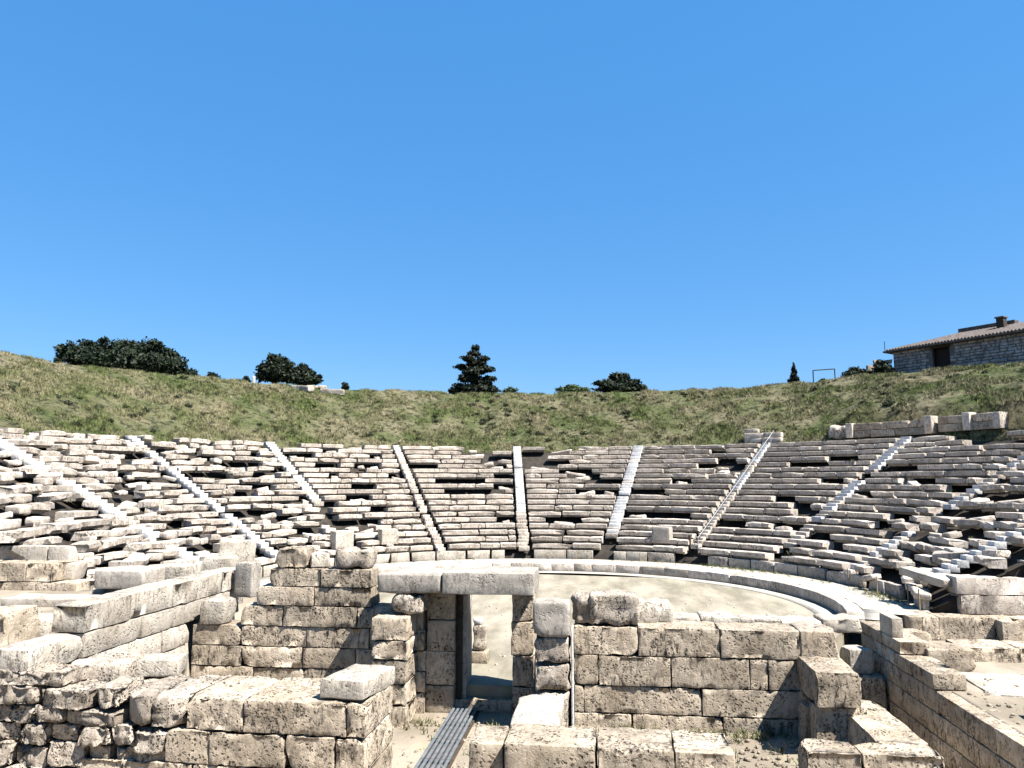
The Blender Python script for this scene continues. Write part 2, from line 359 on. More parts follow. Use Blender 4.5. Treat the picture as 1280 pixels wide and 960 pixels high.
def block(name, label, cen, size, rz=0, mat='lime', tilt=(0, 0), cat='stone block', group=None, **kw):
    args = dict(res=.12, amp=.015, pits=.015, chip=.25); args.update(kw)
    o = link(name, block_mesh(*size, M[mat], **args), None, cen, (R(tilt[0]), R(tilt[1]), R(rz)))
    return tag(o, label, cat, group)

# ------------------------------------------------------------ seating wedges
def seat_mesh(broken):
    """unit-long bench block with a rounded lip and an undercut below it; x along, y outward, z up"""
    h = RISE+.03; dp = DR+.16
    prof = [(.34, 0), (.32, h*.28), (0.02, h*.37), (0, h*.93), (.02, h), (dp, h*.99), (dp, 0)]
    if broken: prof = [(.28, 0), (.22, h*.24), (0.02, h*.37), (.01, h*.88), (.06, h), (dp, h*RNG.uniform(.8, 1)), (dp, 0)]
    ns = 3 if broken else 4; V = []; k = len(prof)
    for s in range(ns+1):
        x = -.5+s/ns+(RNG.uniform(-.03, .03) if 0 < s < ns else 0)
        for (a, b) in prof:
            e_ = (.013 if broken else .006)
            endw = (.07 if broken else .02) if s in (0, ns) and RNG.random() < .6 else 0
            V.append((x*(1-.0)+(-np.sign(x)*RNG.uniform(0, .06 if broken else .012) if s in (0, ns) else 0), a+RNG.normal()*e_+(endw if a < .2 else 0), b+(RNG.normal()*e_ if b > 0 else 0)-(endw if b > h*.7 else 0)))
    F = []
    for s in range(ns):
        for q in range(k):
            a = s*k+q; b = s*k+(q+1) % k; F.append((a, b, b+k, a+k))
    F.append(tuple(range(k))[::-1]); F.append(tuple(ns*k+q for q in range(k)))
    F = [f[::-1] for f in F]
    return mesh('bench', V, F, M['seat'])
GOOD = [seat_mesh(False) for _ in range(16)]; BAD = [seat_mesh(True) for _ in range(24)]
ROCK = [block_mesh(1, .7, .36, M['seat'], .2, .05, .08, .05, .6, maxn=5) for _ in range(16)]
def pol(r_, t): return r_*math.sin(R(t)), r_*math.cos(R(t))
# ruin per wedge: (missing low rows, missing high rows, disorder)
WEDGES = [(.12, .2, 1.0, 'tumbled seating wedge at the far left edge, left of every stair'),
          (.12, .22, 1.0, 'tumbled seating wedge of jumbled white blocks left of the broad pale left stair'),
          (.10, .18, .9, 'jumbled seating wedge between the two long white stairs on the left'),
          (.08, .18, .6, 'seating wedge right of the saw-edged white stair, with yellowish blocks in the lower half'),
          (.04, .22, .35, 'seating wedge left of the central stair, broken across its middle'),
          (.05, .30, .30, 'seating wedge just right of the central straight stair, upper half gapped'),
          (.03, .26, .22, 'seating wedge right of the smooth bluish stair, long dark gap near its top'),
          (.04, .20, .22, 'seating wedge with long even rows between the railed stair and the bluish stepped stair'),
          (.12, .22, .45, 'seating wedge under the upper block wall on the right with shaded fronts'),
          (.30, .22, .8, 'ruined seating wedge near the right edge with big tilted slabs at its foot'),
          (.25, .3, .9, 'last ruined seating wedge in the lower right corner of the bank')]
for wi in range(-1, 11):
    ta, tb = STAIRS[wi], STAIRS[wi+1]; ml, mh, dis, lab = WEDGES[max(0, wi)]
    if wi < 0: lab = 'end of the left seating nearest the viewer, behind the pale parapet slabs'
    mid = (ta+tb)/2; cx, cy = pol(RO+1, mid)
    e = empty('seating_wedge', (cx, cy, Z1-.4), lab, 'seating', 'wedges of stone seating round the orchestra')
    nrows = NROW
    hole = {4: [(9, 11, .25, .8), (16, 18, .6, .9)], 5: [(14, 17, .05, .3), (9, 12, .5, .65)], 6: [(13, 15, .55, 1.), (8, 9, .2, .45)], 7: [(14, 15, .3, .7)], 8: [(12, 13, .05, .3), (17, 19, .35, .75)], 9: [(4, 6, .2, .6), (11, 12, .1, .4)]}.get(wi, [])
    for i in range(nrows):
        rf = RO+.06+i*DR; z = Z1+i*RISE-.03; half = .47/rf*57.3
        a = ta+half; end = tb-half
        while a < end-.4:
            Lm = random.uniform(1.2, 2.9) if dis < .5 else random.uniform(.7, 2.0)
            da = min(math.degrees(Lm/rf), end-a)
            if end-a-da < math.degrees(.45/rf): da = end-a
            L_ = R(da)*rf; tm = a+da/2; fr = (tm-ta)/(tb-ta); a += da
            if wi == 10 and tm > 108: continue
            x, y = pol(rf, tm)
            if y < (YEND if x > 0 else YENDL)+.5: continue
            pm = (ml+(mh-ml)*min(1, i/12.))*(.6 if dis < .5 else 1.15)
            if any(r0 <= i <= r1 and f0 <= fr <= f1 for r0, r1, f0, f1 in hole): pm = .72
            if i < 2 and dis < .5: pm = .02
            u = random.random()
            if u < pm:
                if random.random() < (.35 if dis < .5 else .65):                # a broken chunk left in the gap
                    o = link('seat_block', random.choice(ROCK), e, (x-cx, y-cy, z-Z1+.4-.12), (random.uniform(-.25, .25), random.uniform(-.25, .25), -R(tm)+random.uniform(-.6, .6)), (L_*random.uniform(.4, .75), random.uniform(.7, 1.1), random.uniform(.5, 1.)))
                continue
            rough = random.random() < dis*.75+.08
            me = random.choice(BAD if rough else GOOD)
            if dis > .8 and random.random() < .12: me = random.choice(ROCK); sc = (L_*.85, 1, random.uniform(.8, 1.15))
            else: sc = (L_-.03, 1, 1+random.uniform(-.03, .03))
            jt = dis*dis if rough else .06
            o = link('seat_block', me, e, (x-cx+random.gauss(0, .06)*jt, y-cy+random.gauss(0, .14)*jt, z-Z1+.4+random.gauss(0, .06)*jt),
                     (random.gauss(0, .05)*jt, random.gauss(0, .045)*jt, -R(tm)+random.gauss(0, .14)*jt), sc)
            if o.data in ROCK: o.location.x += .3*math.sin(R(tm)); o.location.y += .3*math.cos(R(tm))

# ------------------------------------------------------------ stairways (two steps for every row of seats)
def step_mesh(mat, wid, worn):
    return block_mesh(wid, DR/2+.1, RISE/2+.12, M[mat], .2, .012 if worn else .002, .03 if worn else .012, .01 if worn else 0, .4 if worn else .03, maxn=4)
STEPW = [step_mesh('white', .66, False) for _ in range(4)]; STEPO = [step_mesh('seat', .72, True) for _ in range(10)]
STL = ['hidden', 'long broad pale stair running down from the left edge of the seating', 'long straight white stair with saw-toothed edge, second from the left',
       'white stair whose lower half is lost under blocks, third from the left', 'narrow worn stair with a bright top, left of the central stair',
       'central straight stair, white in its upper part and worn below', 'smooth bluish white stair right of the central one, ending above the bottom rows',
       'stair with a thin pale handrail and a dark foot beside the grey block', 'bluish stepped stair in the right half, broken in the middle',
       'broken bluish stair in pieces at the right of the seating', 'short bluish stair piece at the right edge']
NEW = {1: [(3, 99)], 2: [(1, 99)], 3: [(17, 99)], 4: [(35, 99)], 5: [(12, 99)], 6: [(5, 99)], 7: [(20, 25), (30, 37)], 8: [(11, 22), (26, 99)], 9: [(0, 9), (16, 21), (26, 30), (34, 99)], 10: [(2, 12), (20, 26)]}
GONE = {3: [(0, 14)], 7: [(0, 1)], 8: [(0, 3), (23, 25)], 9: [(10, 15)], 10: [(13, 19)], 6: [(0, 3)]}
for k in range(1, 11):
    if STAIRS[k] > 95: continue
    t = STAIRS[k]; cx, cy = pol(RO, t)
    e = empty('stairway', (cx, cy, Z1-.4), STL[k], 'stairs', 'radial stairs between the seating wedges', rz=-R(t))
    for s in range(NROW*2):
        if any(a <= s <= b for a, b in GONE.get(k, [])): continue
        new = any(a <= s <= b for a, b in NEW.get(k, []))
        if new and random.random() < (.24 if k < 4 or k > 7 else .10): new = False
        if random.random() < (.03 if new else .08): continue
        z = .4+s*RISE/2-.12+(.05 if new else 0)
        if k == 1: sc = (1.3, 1, 1)
        elif k in (4, 7): sc = (.75, 1, 1)
        elif k == 6: sc = (1.15, 1, 1)
        elif k == 2: sc = (.85, 1, 1)
        elif k == 9: sc = (random.uniform(.7, .95), 1, .85)
        else: sc = (1, 1, 1)
        link('step', random.choice(STEPW if new else STEPO), e, (random.gauss(0, .0 if new else .03), .06+s*DR/2+DR/4, z), (0, 0, 0 if new else random.gauss(0, .02)), sc)

# podium of upright slabs round the ring walk, and the kerb of the orchestra
e = empty('podium_wall', (0, 0, ZP), 'low wall of upright slabs in front of the lowest seat row around the ring walk', 'wall')
a = -122.
while a < 107:
    if a > 70 and random.random() < .12: a += 1.5; continue
    L_ = random.choice([.9, 1.3, 1.7, 2.1])*random.uniform(.9, 1.1); da = math.degrees(L_/RO); tm = a+da/2; a += da
    if any(abs(tm-q) < 1.7 for q in STAIRS.values()): continue
    x, y = pol(RO+.12, tm)
    if y < (YEND if x > 0 else YENDL): continue
    link('orthostat', block_mesh(L_-random.choice([.03, .04, .12]), .26, Z1-ZP-.02+random.uniform(-.03, 0), M['lime' if tm < 20 else 'seat'], .3, .012, .02, .008, .25, maxn=5), e, (x, y, 0), (random.uniform(-.03, .03), 0, -R(tm)+random.uniform(-.02, .02)))
e = empty('orchestra_kerb', (0, 0, 0), 'curved kerb of pale stones edging the orchestra floor', 'kerb')
a = -100.
while a < 109:
    L_ = random.uniform(1.1, 1.9); da = math.degrees(L_/13.); x, y = pol(13.0, a+da/2); a += da
    link('kerb_stone', block_mesh(L_-.012, .62, ZP+.05, M['seat'], .3, .006, .02, .004, .15, maxn=6), e, (x, y, random.uniform(-.01, .01)), (0, 0, -R(a-da/2)))

e = empty('ring_paving', (0, 0, ZP), 'flat pale paving slabs of the walk between the kerb and the podium slabs', 'paving')
a = -60.
while a < 98:
    da = math.degrees(random.uniform(1.0, 1.7)/14.4); tm = a+da/2; a += da; rm = random.uniform(14.2, 14.6)
    for r0_, r1_ in ((13.36, rm-.01), (rm+.01, 15.45)):
        x, y = pol((r0_+r1_)/2, tm); link('paving_slab', block_mesh(R(da)*r0_-.02, r1_-r0_, .06, M['pale_earth'], .5, .003, .01, 0, .12, maxn=4), e, (x, y, random.uniform(-.035, -.022)), (0, 0, -R(tm)))
# ------------------------------------------------------------ right side: end wall, terraces, retaining wall
wall('end_wall', 'coursed wall of big squared blocks closing the seating at the lower right edge', (16.6, -3.0, ZP), 0,
     [(0, .72, 0, 12, 2.2), (.73, 1.40, -.1, 12, 2.4), (1.41, 2.0, 2.6, 12, 1.8), (2.0, 2.6, 4, 12, 1.8), (2.6, 3.3, 6, 12, 1.8)], .9, 'seat', res=.22, amp=.02, pits=.02, maxn=12)
block('fallen_bench', 'long bright tilted slab resting on the seats just left of the right end wall', (16.0, -1.5, ZP+1.05), (2.3, .6, .34), -68, 'lime', tilt=(4, 7), cat='slab', chip=.6)
block('fallen_bench', 'big tilted slab lying across the lower seats at the right, upper one of two', (18.3, .2, ZP+1.75), (2.4, .7, .36), -35, 'seat', tilt=(5, -6), cat='slab', chip=.6)
wall('terrace_wall', 'upper block terrace below the ring walk at the right edge, topped level with it', (14.35, -3.75, -.5), 0,
     [(.1, ZP+.5, 0, 12, [0, .5, 1.1]), (0, ZP+.5, 1.1, 12, [1.1, 3.05, 3.75, 5.4, 8, 10, 12])], 1.4, 'poros', res=.12, pits=.03, amp=.02)
block('stone_block', 'small squared block set against the upper right terrace near the frame edge', (17.75, -3.95, -.42), (.62, .5, .82), 0, 'poros', pits=.04)
wall('terrace_wall', 'middle block terrace at the right edge, one step below the upper one', (14.75, -7.1, -.6), 0,
     [(0, .65, 0, 10, 1.6)], 1.3, 'poros', res=.12, pits=.035, amp=.02)
block('stone_block', 'low rough block between the upper and middle terraces, right of the upright slab', (13.85, -5.0, -.42), (1.3, .8, .6), 4, 'poros', pits=.05, amp=.03, chip=.5)
block('stone_block', 'rough broken white-topped block left of the middle terrace, beside the dark retaining wall', (13.75, -8.0, -.45), (1.5, 1.2, .72), 3, 'poros', pits=.06, amp=.04, chip=.5, rnd=.06)
wall('terrace_wall', 'lowest flat terrace of broad slabs running to the right edge', (13.6, -11.3, -.9), R(-3), [(0, .53, 0, 11, 2.)], 2.6, 'lime', res=.2, pits=.02, amp=.02)
block('stone_block', 'broad flat pale slab in the lower right corner behind the retaining wall', (14.6, -13.9, -.5), (2.4, 1.3, .3), -8, 'lime', pits=.02)
wall('retaining_wall', 'long dark shaded retaining wall of squared blocks running toward the viewer at the right', (12.25, -21.6, 0), R(90),
     [(a_, b_, c_, d_, m_, dict(back=-.9)) for a_, b_, c_, d_, m_ in [(-4.2, -3.51, 0, 16.8, 1.9), (-3.5, -2.91, 0, 16.8, 1.6), (-2.9, -2.31, 0, 16.8, 1.7), (-2.3, -1.67, 0, 16.8, 1.5), (-1.66, -1.03, 0, 16.8, 1.9), (-1.02, -.41, 0, 16.8, 1.6), (-.4, .04, 10.7, 16.8, 1.5), (.05, ZP, 13.1, 16.8, 1.8)]], .9, 'poros', res=.14, pits=.02, amp=.010)
block('upright_slab', 'upright pale slab standing on the far end of the dark retaining wall', (12.46, -7.3, ZP-.01), (.34, 1.1, .62), 0, 'lime', pits=.0, chip=0, rnd=.015)
block('stone_block', 'small white block between the long right wall and the dark retaining wall', (11.5, -6.6, -.95), (.8, .8, .8), 8, 'lime', pits=.02, chip=.5)
block('stone_block', 'low foundation block under the small white block beside the retaining wall', (11.5, -6.7, -4.), (1.3, 1.4, 3.04), 0, 'poros')

# ------------------------------------------------------------ long right wall
YR = -14.7
def XY(px, Yw, py=830): return atY(px, py, Yw).x
def ZY(py, Yw, px=800): return atY(px, py, Yw).z
x0 = XY(717, YR); xe = XY(1046, YR); Wd = xe-x0; u = lambda px: XY(px, YR)-x0
zr = [ZY(893, YR), ZY(858, YR), ZY(820, YR), ZY(784, YR)]
wall('ashlar_wall', 'long tan ashlar wall right of the doorway, in front of the orchestra floor', (x0, YR, 0), 0,
     [(zr[0]-.5, zr[0], 0, u(1000), 1.9, dict(back=.0)), (zr[0]+.005, zr[1], 0, u(1003), [0, u(729), u(876), u(1003)]), (zr[1], zr[2], 0, u(1010), [0, u(748), u(839), u(937), u(960), u(1010)]),
      (zr[2], zr[3], 0, Wd, [0, u(798), u(901), u(1002), Wd])], 1.1, 'poros', res=.09, amp=.014, pits=.04, chip=.2, rnd=.018, maxn=28)
zt_ = zr[3]
block('stone_block', 'rough dark rock on the left end of the long right wall', (XY(731, YR+.3), YR+.5, zt_), (.65, .8, .72), 10, 'rubble', pits=.12, amp=.08, chip=.8, rnd=.15)
block('stone_block', 'large pitted block on top of the long right wall near its left end', (XY(769, YR+.3), YR+.45, zt_), (1.25, .9, .78), -2, 'rubble', pits=.07, amp=.04, chip=.6, rnd=.06)
block('stone_block', 'crumbled white block behind the pitted block on the long right wall', (XY(812, YR+.9), YR+1.2, zt_-.1), (1.2, .9, .6), 5, 'lime', pits=.07, amp=.06, chip=.9, rnd=.1)
e = empty('wall_coping', (XY(830, YR+1), YR+1.15, zt_-.25), 'pale crumbling upper ledge along the back of the long right wall', 'ledge')
for a_, b_ in zip(split(0, 5.1, 1.02, 0)[:-1], split(0, 5.1, 1.02, 0)[1:]):
    link('coping_stone', block_mesh(1.04, .8, .33+random.uniform(-.05, .06), M['lime'], .09, .045, .05, .05, .6), e, (a_+.5, .4, 0), (0, random.uniform(-.02, .02), random.uniform(-.03, .03)))
block('stone_block', 'wedge of rough masonry at the right end of the long right wall', (XY(1025, YR), YR+.55, zr[2]-.1), (.95, 1.1, zt_-zr[2]+.15), 0, 'rubble', pits=.08, amp=.05, chip=.7, rnd=.08)
YB = -16.2
block('stone_block', 'squared pitted block projecting at the right foot of the long wall, casting a triangular shadow', (XY(1045, YB), YB+.7, ZY(876, YB)), (XY(1073, YB)-XY(1017, YB), 1.6, ZY(832, YB)-ZY(876, YB)), 0, 'poros', pits=.06, amp=.03, chip=.5)
wall('cross_wall', 'short stub wall under the projecting block at the right foot of the long wall', (XY(1017, YB), YB+.1, -.7), 0, [(0, ZY(877, YB)+.7, 0, 1.15, 1.2)], 1.4, 'poros', res=.12, pits=.04)
# U-shaped wall
zu = .35
A = atz(1025, 872, zu); B = atz(1112, 874, zu); Cc = atz(1186, 948, zu); D_ = atz(990, 916, zu); E_ = atz(1005, 938, zu)
wall('angled_wall', 'low U-shaped wall of rough white-topped blocks in the lower right corner', (D_.x, E_.y, -2.2), 0,
     [(0, 1.25, 0, Cc.x-D_.x-.4, 1.6), (1.26, zu+2.2, 0, Cc.x-D_.x, 1.5),
      (1.26, zu+2.2, .75, Cc.x-D_.x, 1.5, dict(back=D_.y*0+(A.y-E_.y)-.75, thick=.75)),
      (0, 1.25, .75, Cc.x-D_.x-.4, 1.5, dict(back=(A.y-E_.y)-.75, thick=.75)),
      (0, 1.25, Cc.x-D_.x-1.0, Cc.x-D_.x-.02, 1., dict(back=.72, thick=A.y-E_.y-1.5)),
      (1.26, zu+2.2, Cc.x-D_.x-1.0, Cc.x-D_.x-.02, 1., dict(back=.72, thick=A.y-E_.y-1.5))], .72, 'poros', res=.12, amp=.03, pits=.05, chip=.5)

# ------------------------------------------------------------ doorway: piers and lintels
YD = -14.0; zg = -.62
zl0, zl1 = ZY(740, YD-.4, 600), ZY(716, YD-.4, 600)
def pier(label, x0, x1, yf, yb, z0, z1, hs, mat='poros', **kw):
    e = empty('stone_pier', ((x0+x1)/2, (yf+yb)/2, z0), label, 'pier'); z = 0
    for h in hs:
        h_ = h*(z1-z0)/sum(hs)
        link('stone_block', block_mesh(x1-x0+random.uniform(-.03, .03), yb-yf+random.uniform(-.04, .04), h_-.015, M[mat], .1, kw.get('amp', .013), kw.get('rnd', .02), kw.get('pits', .03), kw.get('chip', .25), maxn=18), e, (random.uniform(-.012, .012), 0, z), (0, 0, random.uniform(-.015, .015))); z += h_
    return e
x1a, x1b = XY(464, -15.3), XY(508, -15.3)
pier('near left pier of rough tan blocks in front of the doorway under the left lintel', x1a, x1b, -15.3, -14.0, zg, ZY(771, -15.3, 490), [1, 1, 1.1, .9, 1.1], pits=.06)
block('stone_block', 'small crumbling rock wedged between the left pier and the left lintel', ((x1a+x1b)/2+.35, -14.55, ZY(771, -15.3, 490)), (.85, .8, zl0-ZY(771, -15.3, 490)-.01), 0, 'rubble', pits=.1, amp=.06, chip=.8, rnd=.1)
x2a, x2b = XY(532, YD), XY(568, YD)
pier('slender far left pier of smooth tan blocks beside the doorway opening', x2a, x2b, YD, YD+.8, zg, zl0-.005, [1, 1.2, 1.1, 1.1], pits=.02, amp=.012)
x3a = XY(577, YD+.5)
pier('thin pale door jamb slab just inside the left side of the doorway', x3a, x3a+.14, YD+.35, YD+1.3, zg, zl0-.005, [1], 'lime', pits=.0, amp=.004)
e = tag(link('slot_shade_strip', block_mesh(.17, .12, zl0-zg-.02, M['darkwood'], .3, .002, .01, 0, 0), None, ((x2b+x3a)/2+.02, YD+.30, zg)), 'tall dark strip added as shade in the slot between the left pier and pale jamb', 'post')  # added strip; its dark colour stands for the shade in the slot
x4a, x4b = XY(640, YD), XY(668, YD)
pier('far right pier of tan blocks on the right side of the doorway, half in shadow', x4a, x4b, YD-.1, YD+.8, zg, zl0-.005, [1, 1, 1.1, 1])
x5a, x5b = XY(667, -15.4), XY(712, -15.4)
pier('near right pier of broken blocks and rubble with a big whitish block on top', x5a, x5b, -15.4, YR+.3, zg, ZY(796, -15.4, 690), [1.4, .9, .9], 'rubble', pits=.09, amp=.05, rnd=.06, chip=.7)
block('stone_block', 'big whitish squared block topping the near right pier beside the lintel', ((x5a+x5b)/2, -15.0, ZY(796, -15.4, 690)), (x5b-x5a+.04, .95, ZY(752, -15.4, 690)-ZY(796, -15.4, 690)), 0, 'grey', pits=.03, amp=.03, chip=.5, rnd=.07)
lit_side_strip = pier('narrow strip coloured white as the sunlit side of the near right pier', x5b+.02, XY(717, YR), YR-.45, YR+.2, zg, ZY(782, YR, 715), [1], 'white', pits=0., amp=.004, chip=.1)  # white stone stands in for sunlight on the pier's right side
xl = XY(468, -14.9); xm = XY(551, -14.9); xr = XY(667, -14.9)
zL0, zL1 = ZY(740, -14.9, 500), ZY(717, -14.9, 500)
block('lintel', 'left lintel slab with a rounded broken end spanning from the side wall to the piers', ((xl+xm)/2, -14.2, zl0), (xm-xl-.05, 1.5, zL1-zL0+.05), 0, 'grey', cat='lintel', pits=.02, amp=.02, chip=.8, rnd=.07)
block('lintel', 'right lintel slab with a sharp lit end spanning the doorway opening', ((xm+xr)/2+.02, -14.15, zl0+.01), (xr-xm, 1.6, zL1-zL0+.08), 0, 'grey', cat='lintel', pits=.008, amp=.008, chip=.1, rnd=.02)
# wall behind the left lintel (dark recess) and the left side wall facing the viewer
YL = -14.1
xw0, xw1 = XY(238, YL), XY(532, YL)
ul = lambda px: XY(px, YL)-xw0
zrow = [ZY(p_, YL, 400) for p_ in (900, 862, 836, 810, 784, 758, 734, 711, 686)]
wall('ashlar_wall', 'stepped ashlar wall left of the doorway crossed by a slanting black shadow', (xw0, YL, 0), 0,
     [(zg, zrow[1], 0, ul(532), 1.6), (zrow[1], zrow[2], 0, ul(532), 1.6), (zrow[2], zrow[3], 0, ul(532), 1.5), (zrow[3], zrow[4], 0, ul(530), 1.7), (zrow[4], zrow[5], ul(298), ul(528), 1.5),
      (zrow[5], zrow[6], ul(317), ul(462), 1.6), (zrow[6], zrow[7], ul(332), ul(462), 1.3), (zrow[7], zrow[8], ul(338), ul(378), 2., dict(pits=.08, amp=.05, chip=.7))], .9, 'poros', res=.10, amp=.010, pits=.03, chip=.15, maxn=24)
block('stone_block', 'deeply pitted dark block on top of the stepped wall left of the doorway', (XY(434, YL), YL+.4, zrow[7]), (1.05, .75, zrow[8]-zrow[7]-.02), 2, 'rubble', pits=.12, amp=.06, chip=.8, rnd=.08)
block('stone_block', 'whitish angular block between the two rough top blocks of the stepped wall', (XY(396, YL+.5), YL+.5, zrow[7]), (.55, .5, .4), 25, 'lime', pits=.02, chip=.8)
block('stone_block', 'single squared block at the left end of the stepped wall with a bright side', (XY(260, YL-.1), YL+.35, zrow[4]), (XY(272, YL)-XY(242, YL), .8, zrow[5]-zrow[4]+.1), 0, 'lime', pits=.01, chip=.4)

# ------------------------------------------------------------ left pale wall running toward the viewer, and the terrace behind it
XL2 = xw0-.02
wall('side_wall', 'long sunlit cream wall running toward the viewer on the left', (XL2, -20.5, 0), R(90),
     [(-.6, .0, 2.15, 6.3, 1.5), (.0, .50, 2.15, 6.3, 1.6), (.51, 1.07, 2.15, 6.3, 1.8), (1.08, 1.63, 2.15, 6.3, 1.6), (1.64, 2.17, .3, 9.5, 1.9), (2.18, 2.78, 1.9, 9.5, [1.9, 3.6, 5.4, 6.6, 8.0, 9.5], dict(pits=.03, chip=.0, amp=.025))],
     .8, 'lime', res=.14, amp=.012, pits=.012, chip=.2, maxn=20)
block('stone_block', 'squat block with a pitted grey end, left of the near end of the top course', (XL2-1.75, -18.6, 1.75), (.55, 1.2, .95), 4, 'poros', pits=.05, chip=.5)
block('stone_block', 'pale slab at the left edge behind the top course of the cream wall', (XL2-3.1, -18.2, 1.75), (1.5, 1.3, .8), -3, 'lime', chip=.5)
block('lintel', 'thick fallen slab with a grey face bridging a black gap on the left', atY(165, 733, -11.6), (1.65, 1.4, .58), -2, 'grey', cat='slab', pits=.01, chip=.5, rnd=.05)
s = atY(165, 750, -11.4)
block('stone_block', 'support block under the left part of the fallen slab', (s.x-1.0, -11.2, 1.6), (.4, 1., s.z+.36-1.6), 0, 'lime'); block('stone_block', 'support block under the right end of the fallen slab', (s.x+.65, -11.2, 1.6), (.4, 1., s.z+.36-1.6), 0, 'lime')
block('stone_block', 'bright block right of the fallen slab with a narrow joint to it', (XY(226, -11.4, 715), -11.2, ZY(729, -11.4, 226)), (.7, 1.1, .56), 0, 'lime')
block('upright_slab', 'upright marble slab with a grey face and bright edge standing left of the stepped wall', (XY(308, -12, 720), -11.9, ZY(746, -12, 308)), (.62, .45, ZY(703, -12, 308)-ZY(746, -12, 308)), -12, 'grey', cat='slab', pits=.0, amp=.006, chip=.15)
block('stone_block', 'white cube-like block among the lowest seats on the left', (XY(292, .8, 690), 1.2, 1.0), (1.65, 1.0, ZY(676, .8, 292)-1.), 25, 'lime', amp=.02)
a0 = XY(-60, -10, 740); a1 = XY(95, -10, 740); zq_ = [ZY(p_, -10, 60) for p_ in (750, 728, 704)]
wall('end_wall', 'coursed pitted block wall closing the seating at the left edge', (a0, -10, 1.4), 0, [(0, zq_[0]-1.41, 0, a1-a0, 1.7), (zq_[0]-1.4, zq_[1]-1.4, 0, a1-a0, 1.7), (zq_[1]-1.395, zq_[2]-1.4, 0, a1-a0-.95, 1.5)], 1.2, 'poros', res=.13, pits=.04, amp=.015)
Yp = -8.7; L0 = XY(93, Yp, 700)-XY(-60, Yp, 700)
e = empty('marble_parapet', (XY(-60, Yp, 700), Yp, 1.4), 'row of smooth pale upright slabs above the left end wall', 'parapet')
br = [0, L0-.8-2.2, L0-.9, L0]
for a_, b_ in zip(br[:-1], br[1:]): link('slab', block_mesh(b_-a_-.06, .5, ZY(682, Yp, 60)-1.4, M['lime'], .2, .006, .02, .004, .3), e, ((a_+b_)/2, 0, 0))
for i, (px, py, Yw, sx, sz, rz_, lab) in enumerate([(80, 722, -9.2, .6, .6, 8, 'small squared block on the left end wall beside a dark notch'), (20, 795, -17.4, 1.5, .5, 5, 'flat pale slab at the left edge low behind the rubble wall'),
      (60, 765, -13, 3.0, .3, 2, 'long low pale slab on the terrace in front of the left end wall'),
      (268, 716, -9.5, 1.0, .6, 12, 'bright block between the fallen slab and the upright marble slab')]):
    p_ = atY(px, py, Yw); block('stone_block', lab, (p_.x, Yw+.4, max(1.7, p_.z-.1)), (sx, 1.0, sz), rz_, 'lime', chip=.5, pits=.02)

# ------------------------------------------------------------ front left wall
YF = -20.2
ztop = ZY(873, YF, 350); xf0 = XY(-60, YF, 900); xf1 = XY(462, YF, 900); uf = lambda px: XY(px, YF, 900)-xf0
thk = 1.75; Hc = .6
rub = dict(mat='rubble', pits=.08, amp=.03, chip=.9, rnd=.03, res=.06, cuts=3)
e = wall('front_wall', 'broad front wall in the lower left, eroded rubble left and squared blocks right', (xf0, YF, 0), R(-1.5),
     [(ztop-Hc*1, ztop, uf(236), uf(462), [uf(236), uf(308), uf(437), uf(462)]),
      (ztop-Hc*1, ztop, uf(150), uf(234), [uf(150), uf(190), uf(234)], rub),
      (ztop-Hc*2, ztop-Hc, uf(212), uf(462), [uf(212), uf(268), uf(362), uf(424), uf(462)]), (ztop-Hc*3, ztop-Hc*2, uf(100), uf(462), 1.1), (-.7, ztop-Hc*3, 0, uf(462), 1.4)],
     thk, 'poros', res=.07, amp=.016, pits=.05, chip=.25, rnd=.02, maxn=28)
# eroded part: irregular stones stacked closely, each one a stone of the wall
random.seed(21)
zrow_ = ztop-Hc*2
def rubble_course(z0, z1, ua, ub, mean):
    br = split(ua, ub, mean*1.35, .45)
    for a_, b_ in zip(br[:-1], br[1:]):
        h = z1-z0+random.uniform(-.05, .03)
        link('rubble_stone', block_mesh(b_-a_-.03, .85, h-.02, M['rubble'], .05, .035, .02, .11, .9, maxn=20, cuts=2), e, ((a_+b_)/2, .42+random.uniform(-.1, .06), z0+random.uniform(-.03, .03)), (random.uniform(-.06, .06), random.uniform(-.07, .07), random.uniform(-.08, .08)))
rubble_course(ztop-Hc*3, ztop-Hc*2.3, 0, uf(100), .7); rubble_course(ztop-Hc*2.4, ztop-Hc*1.6, 0, uf(212), .55); rubble_course(ztop-Hc*1.7, ztop-Hc*1.0, 0, uf(212), .5)
rubble_course(ztop-Hc*1.05, ztop-Hc*.45, 0, uf(150), .6); rubble_course(ztop-Hc*.5, ztop+.12, 0, uf(150), .65); rubble_course(ztop+.05, ztop+.38, 0, uf(80), .8)
core_ = block_mesh(uf(212), 1.2, ztop-.1+.6, M['rubble'], .2, .04, .1, .04, .3, maxn=26); link('wall_core', core_, e, (uf(212)/2, 1.28, -.6))
block('stone_block', 'deeply pitted boulder-like block lying on top of the front left wall', (XY(124, YF+.9, 850), YF+1.15, ZY(862, YF+.7, 124)), (1.15, .95, .55), 6, 'rubble', pits=.08, amp=.05, chip=.7, rnd=.1)
block('stone_block', 'flat white block behind the boulder on the front left wall', (XY(190, YF+1.6, 840), YF+1.7, ztop-.05), (1.2, .7, .35), 14, 'lime', pits=.02, chip=.6)
sl = atz(446, 842, ztop+.32)
block('stone_block', 'sloping bright squared slab on the right end of the front left wall', (sl.x+.03, sl.y+.05, ztop-.02), (.92, 1.55, .36), -7, 'lime', tilt=(-3, 0), pits=.008, chip=.3)

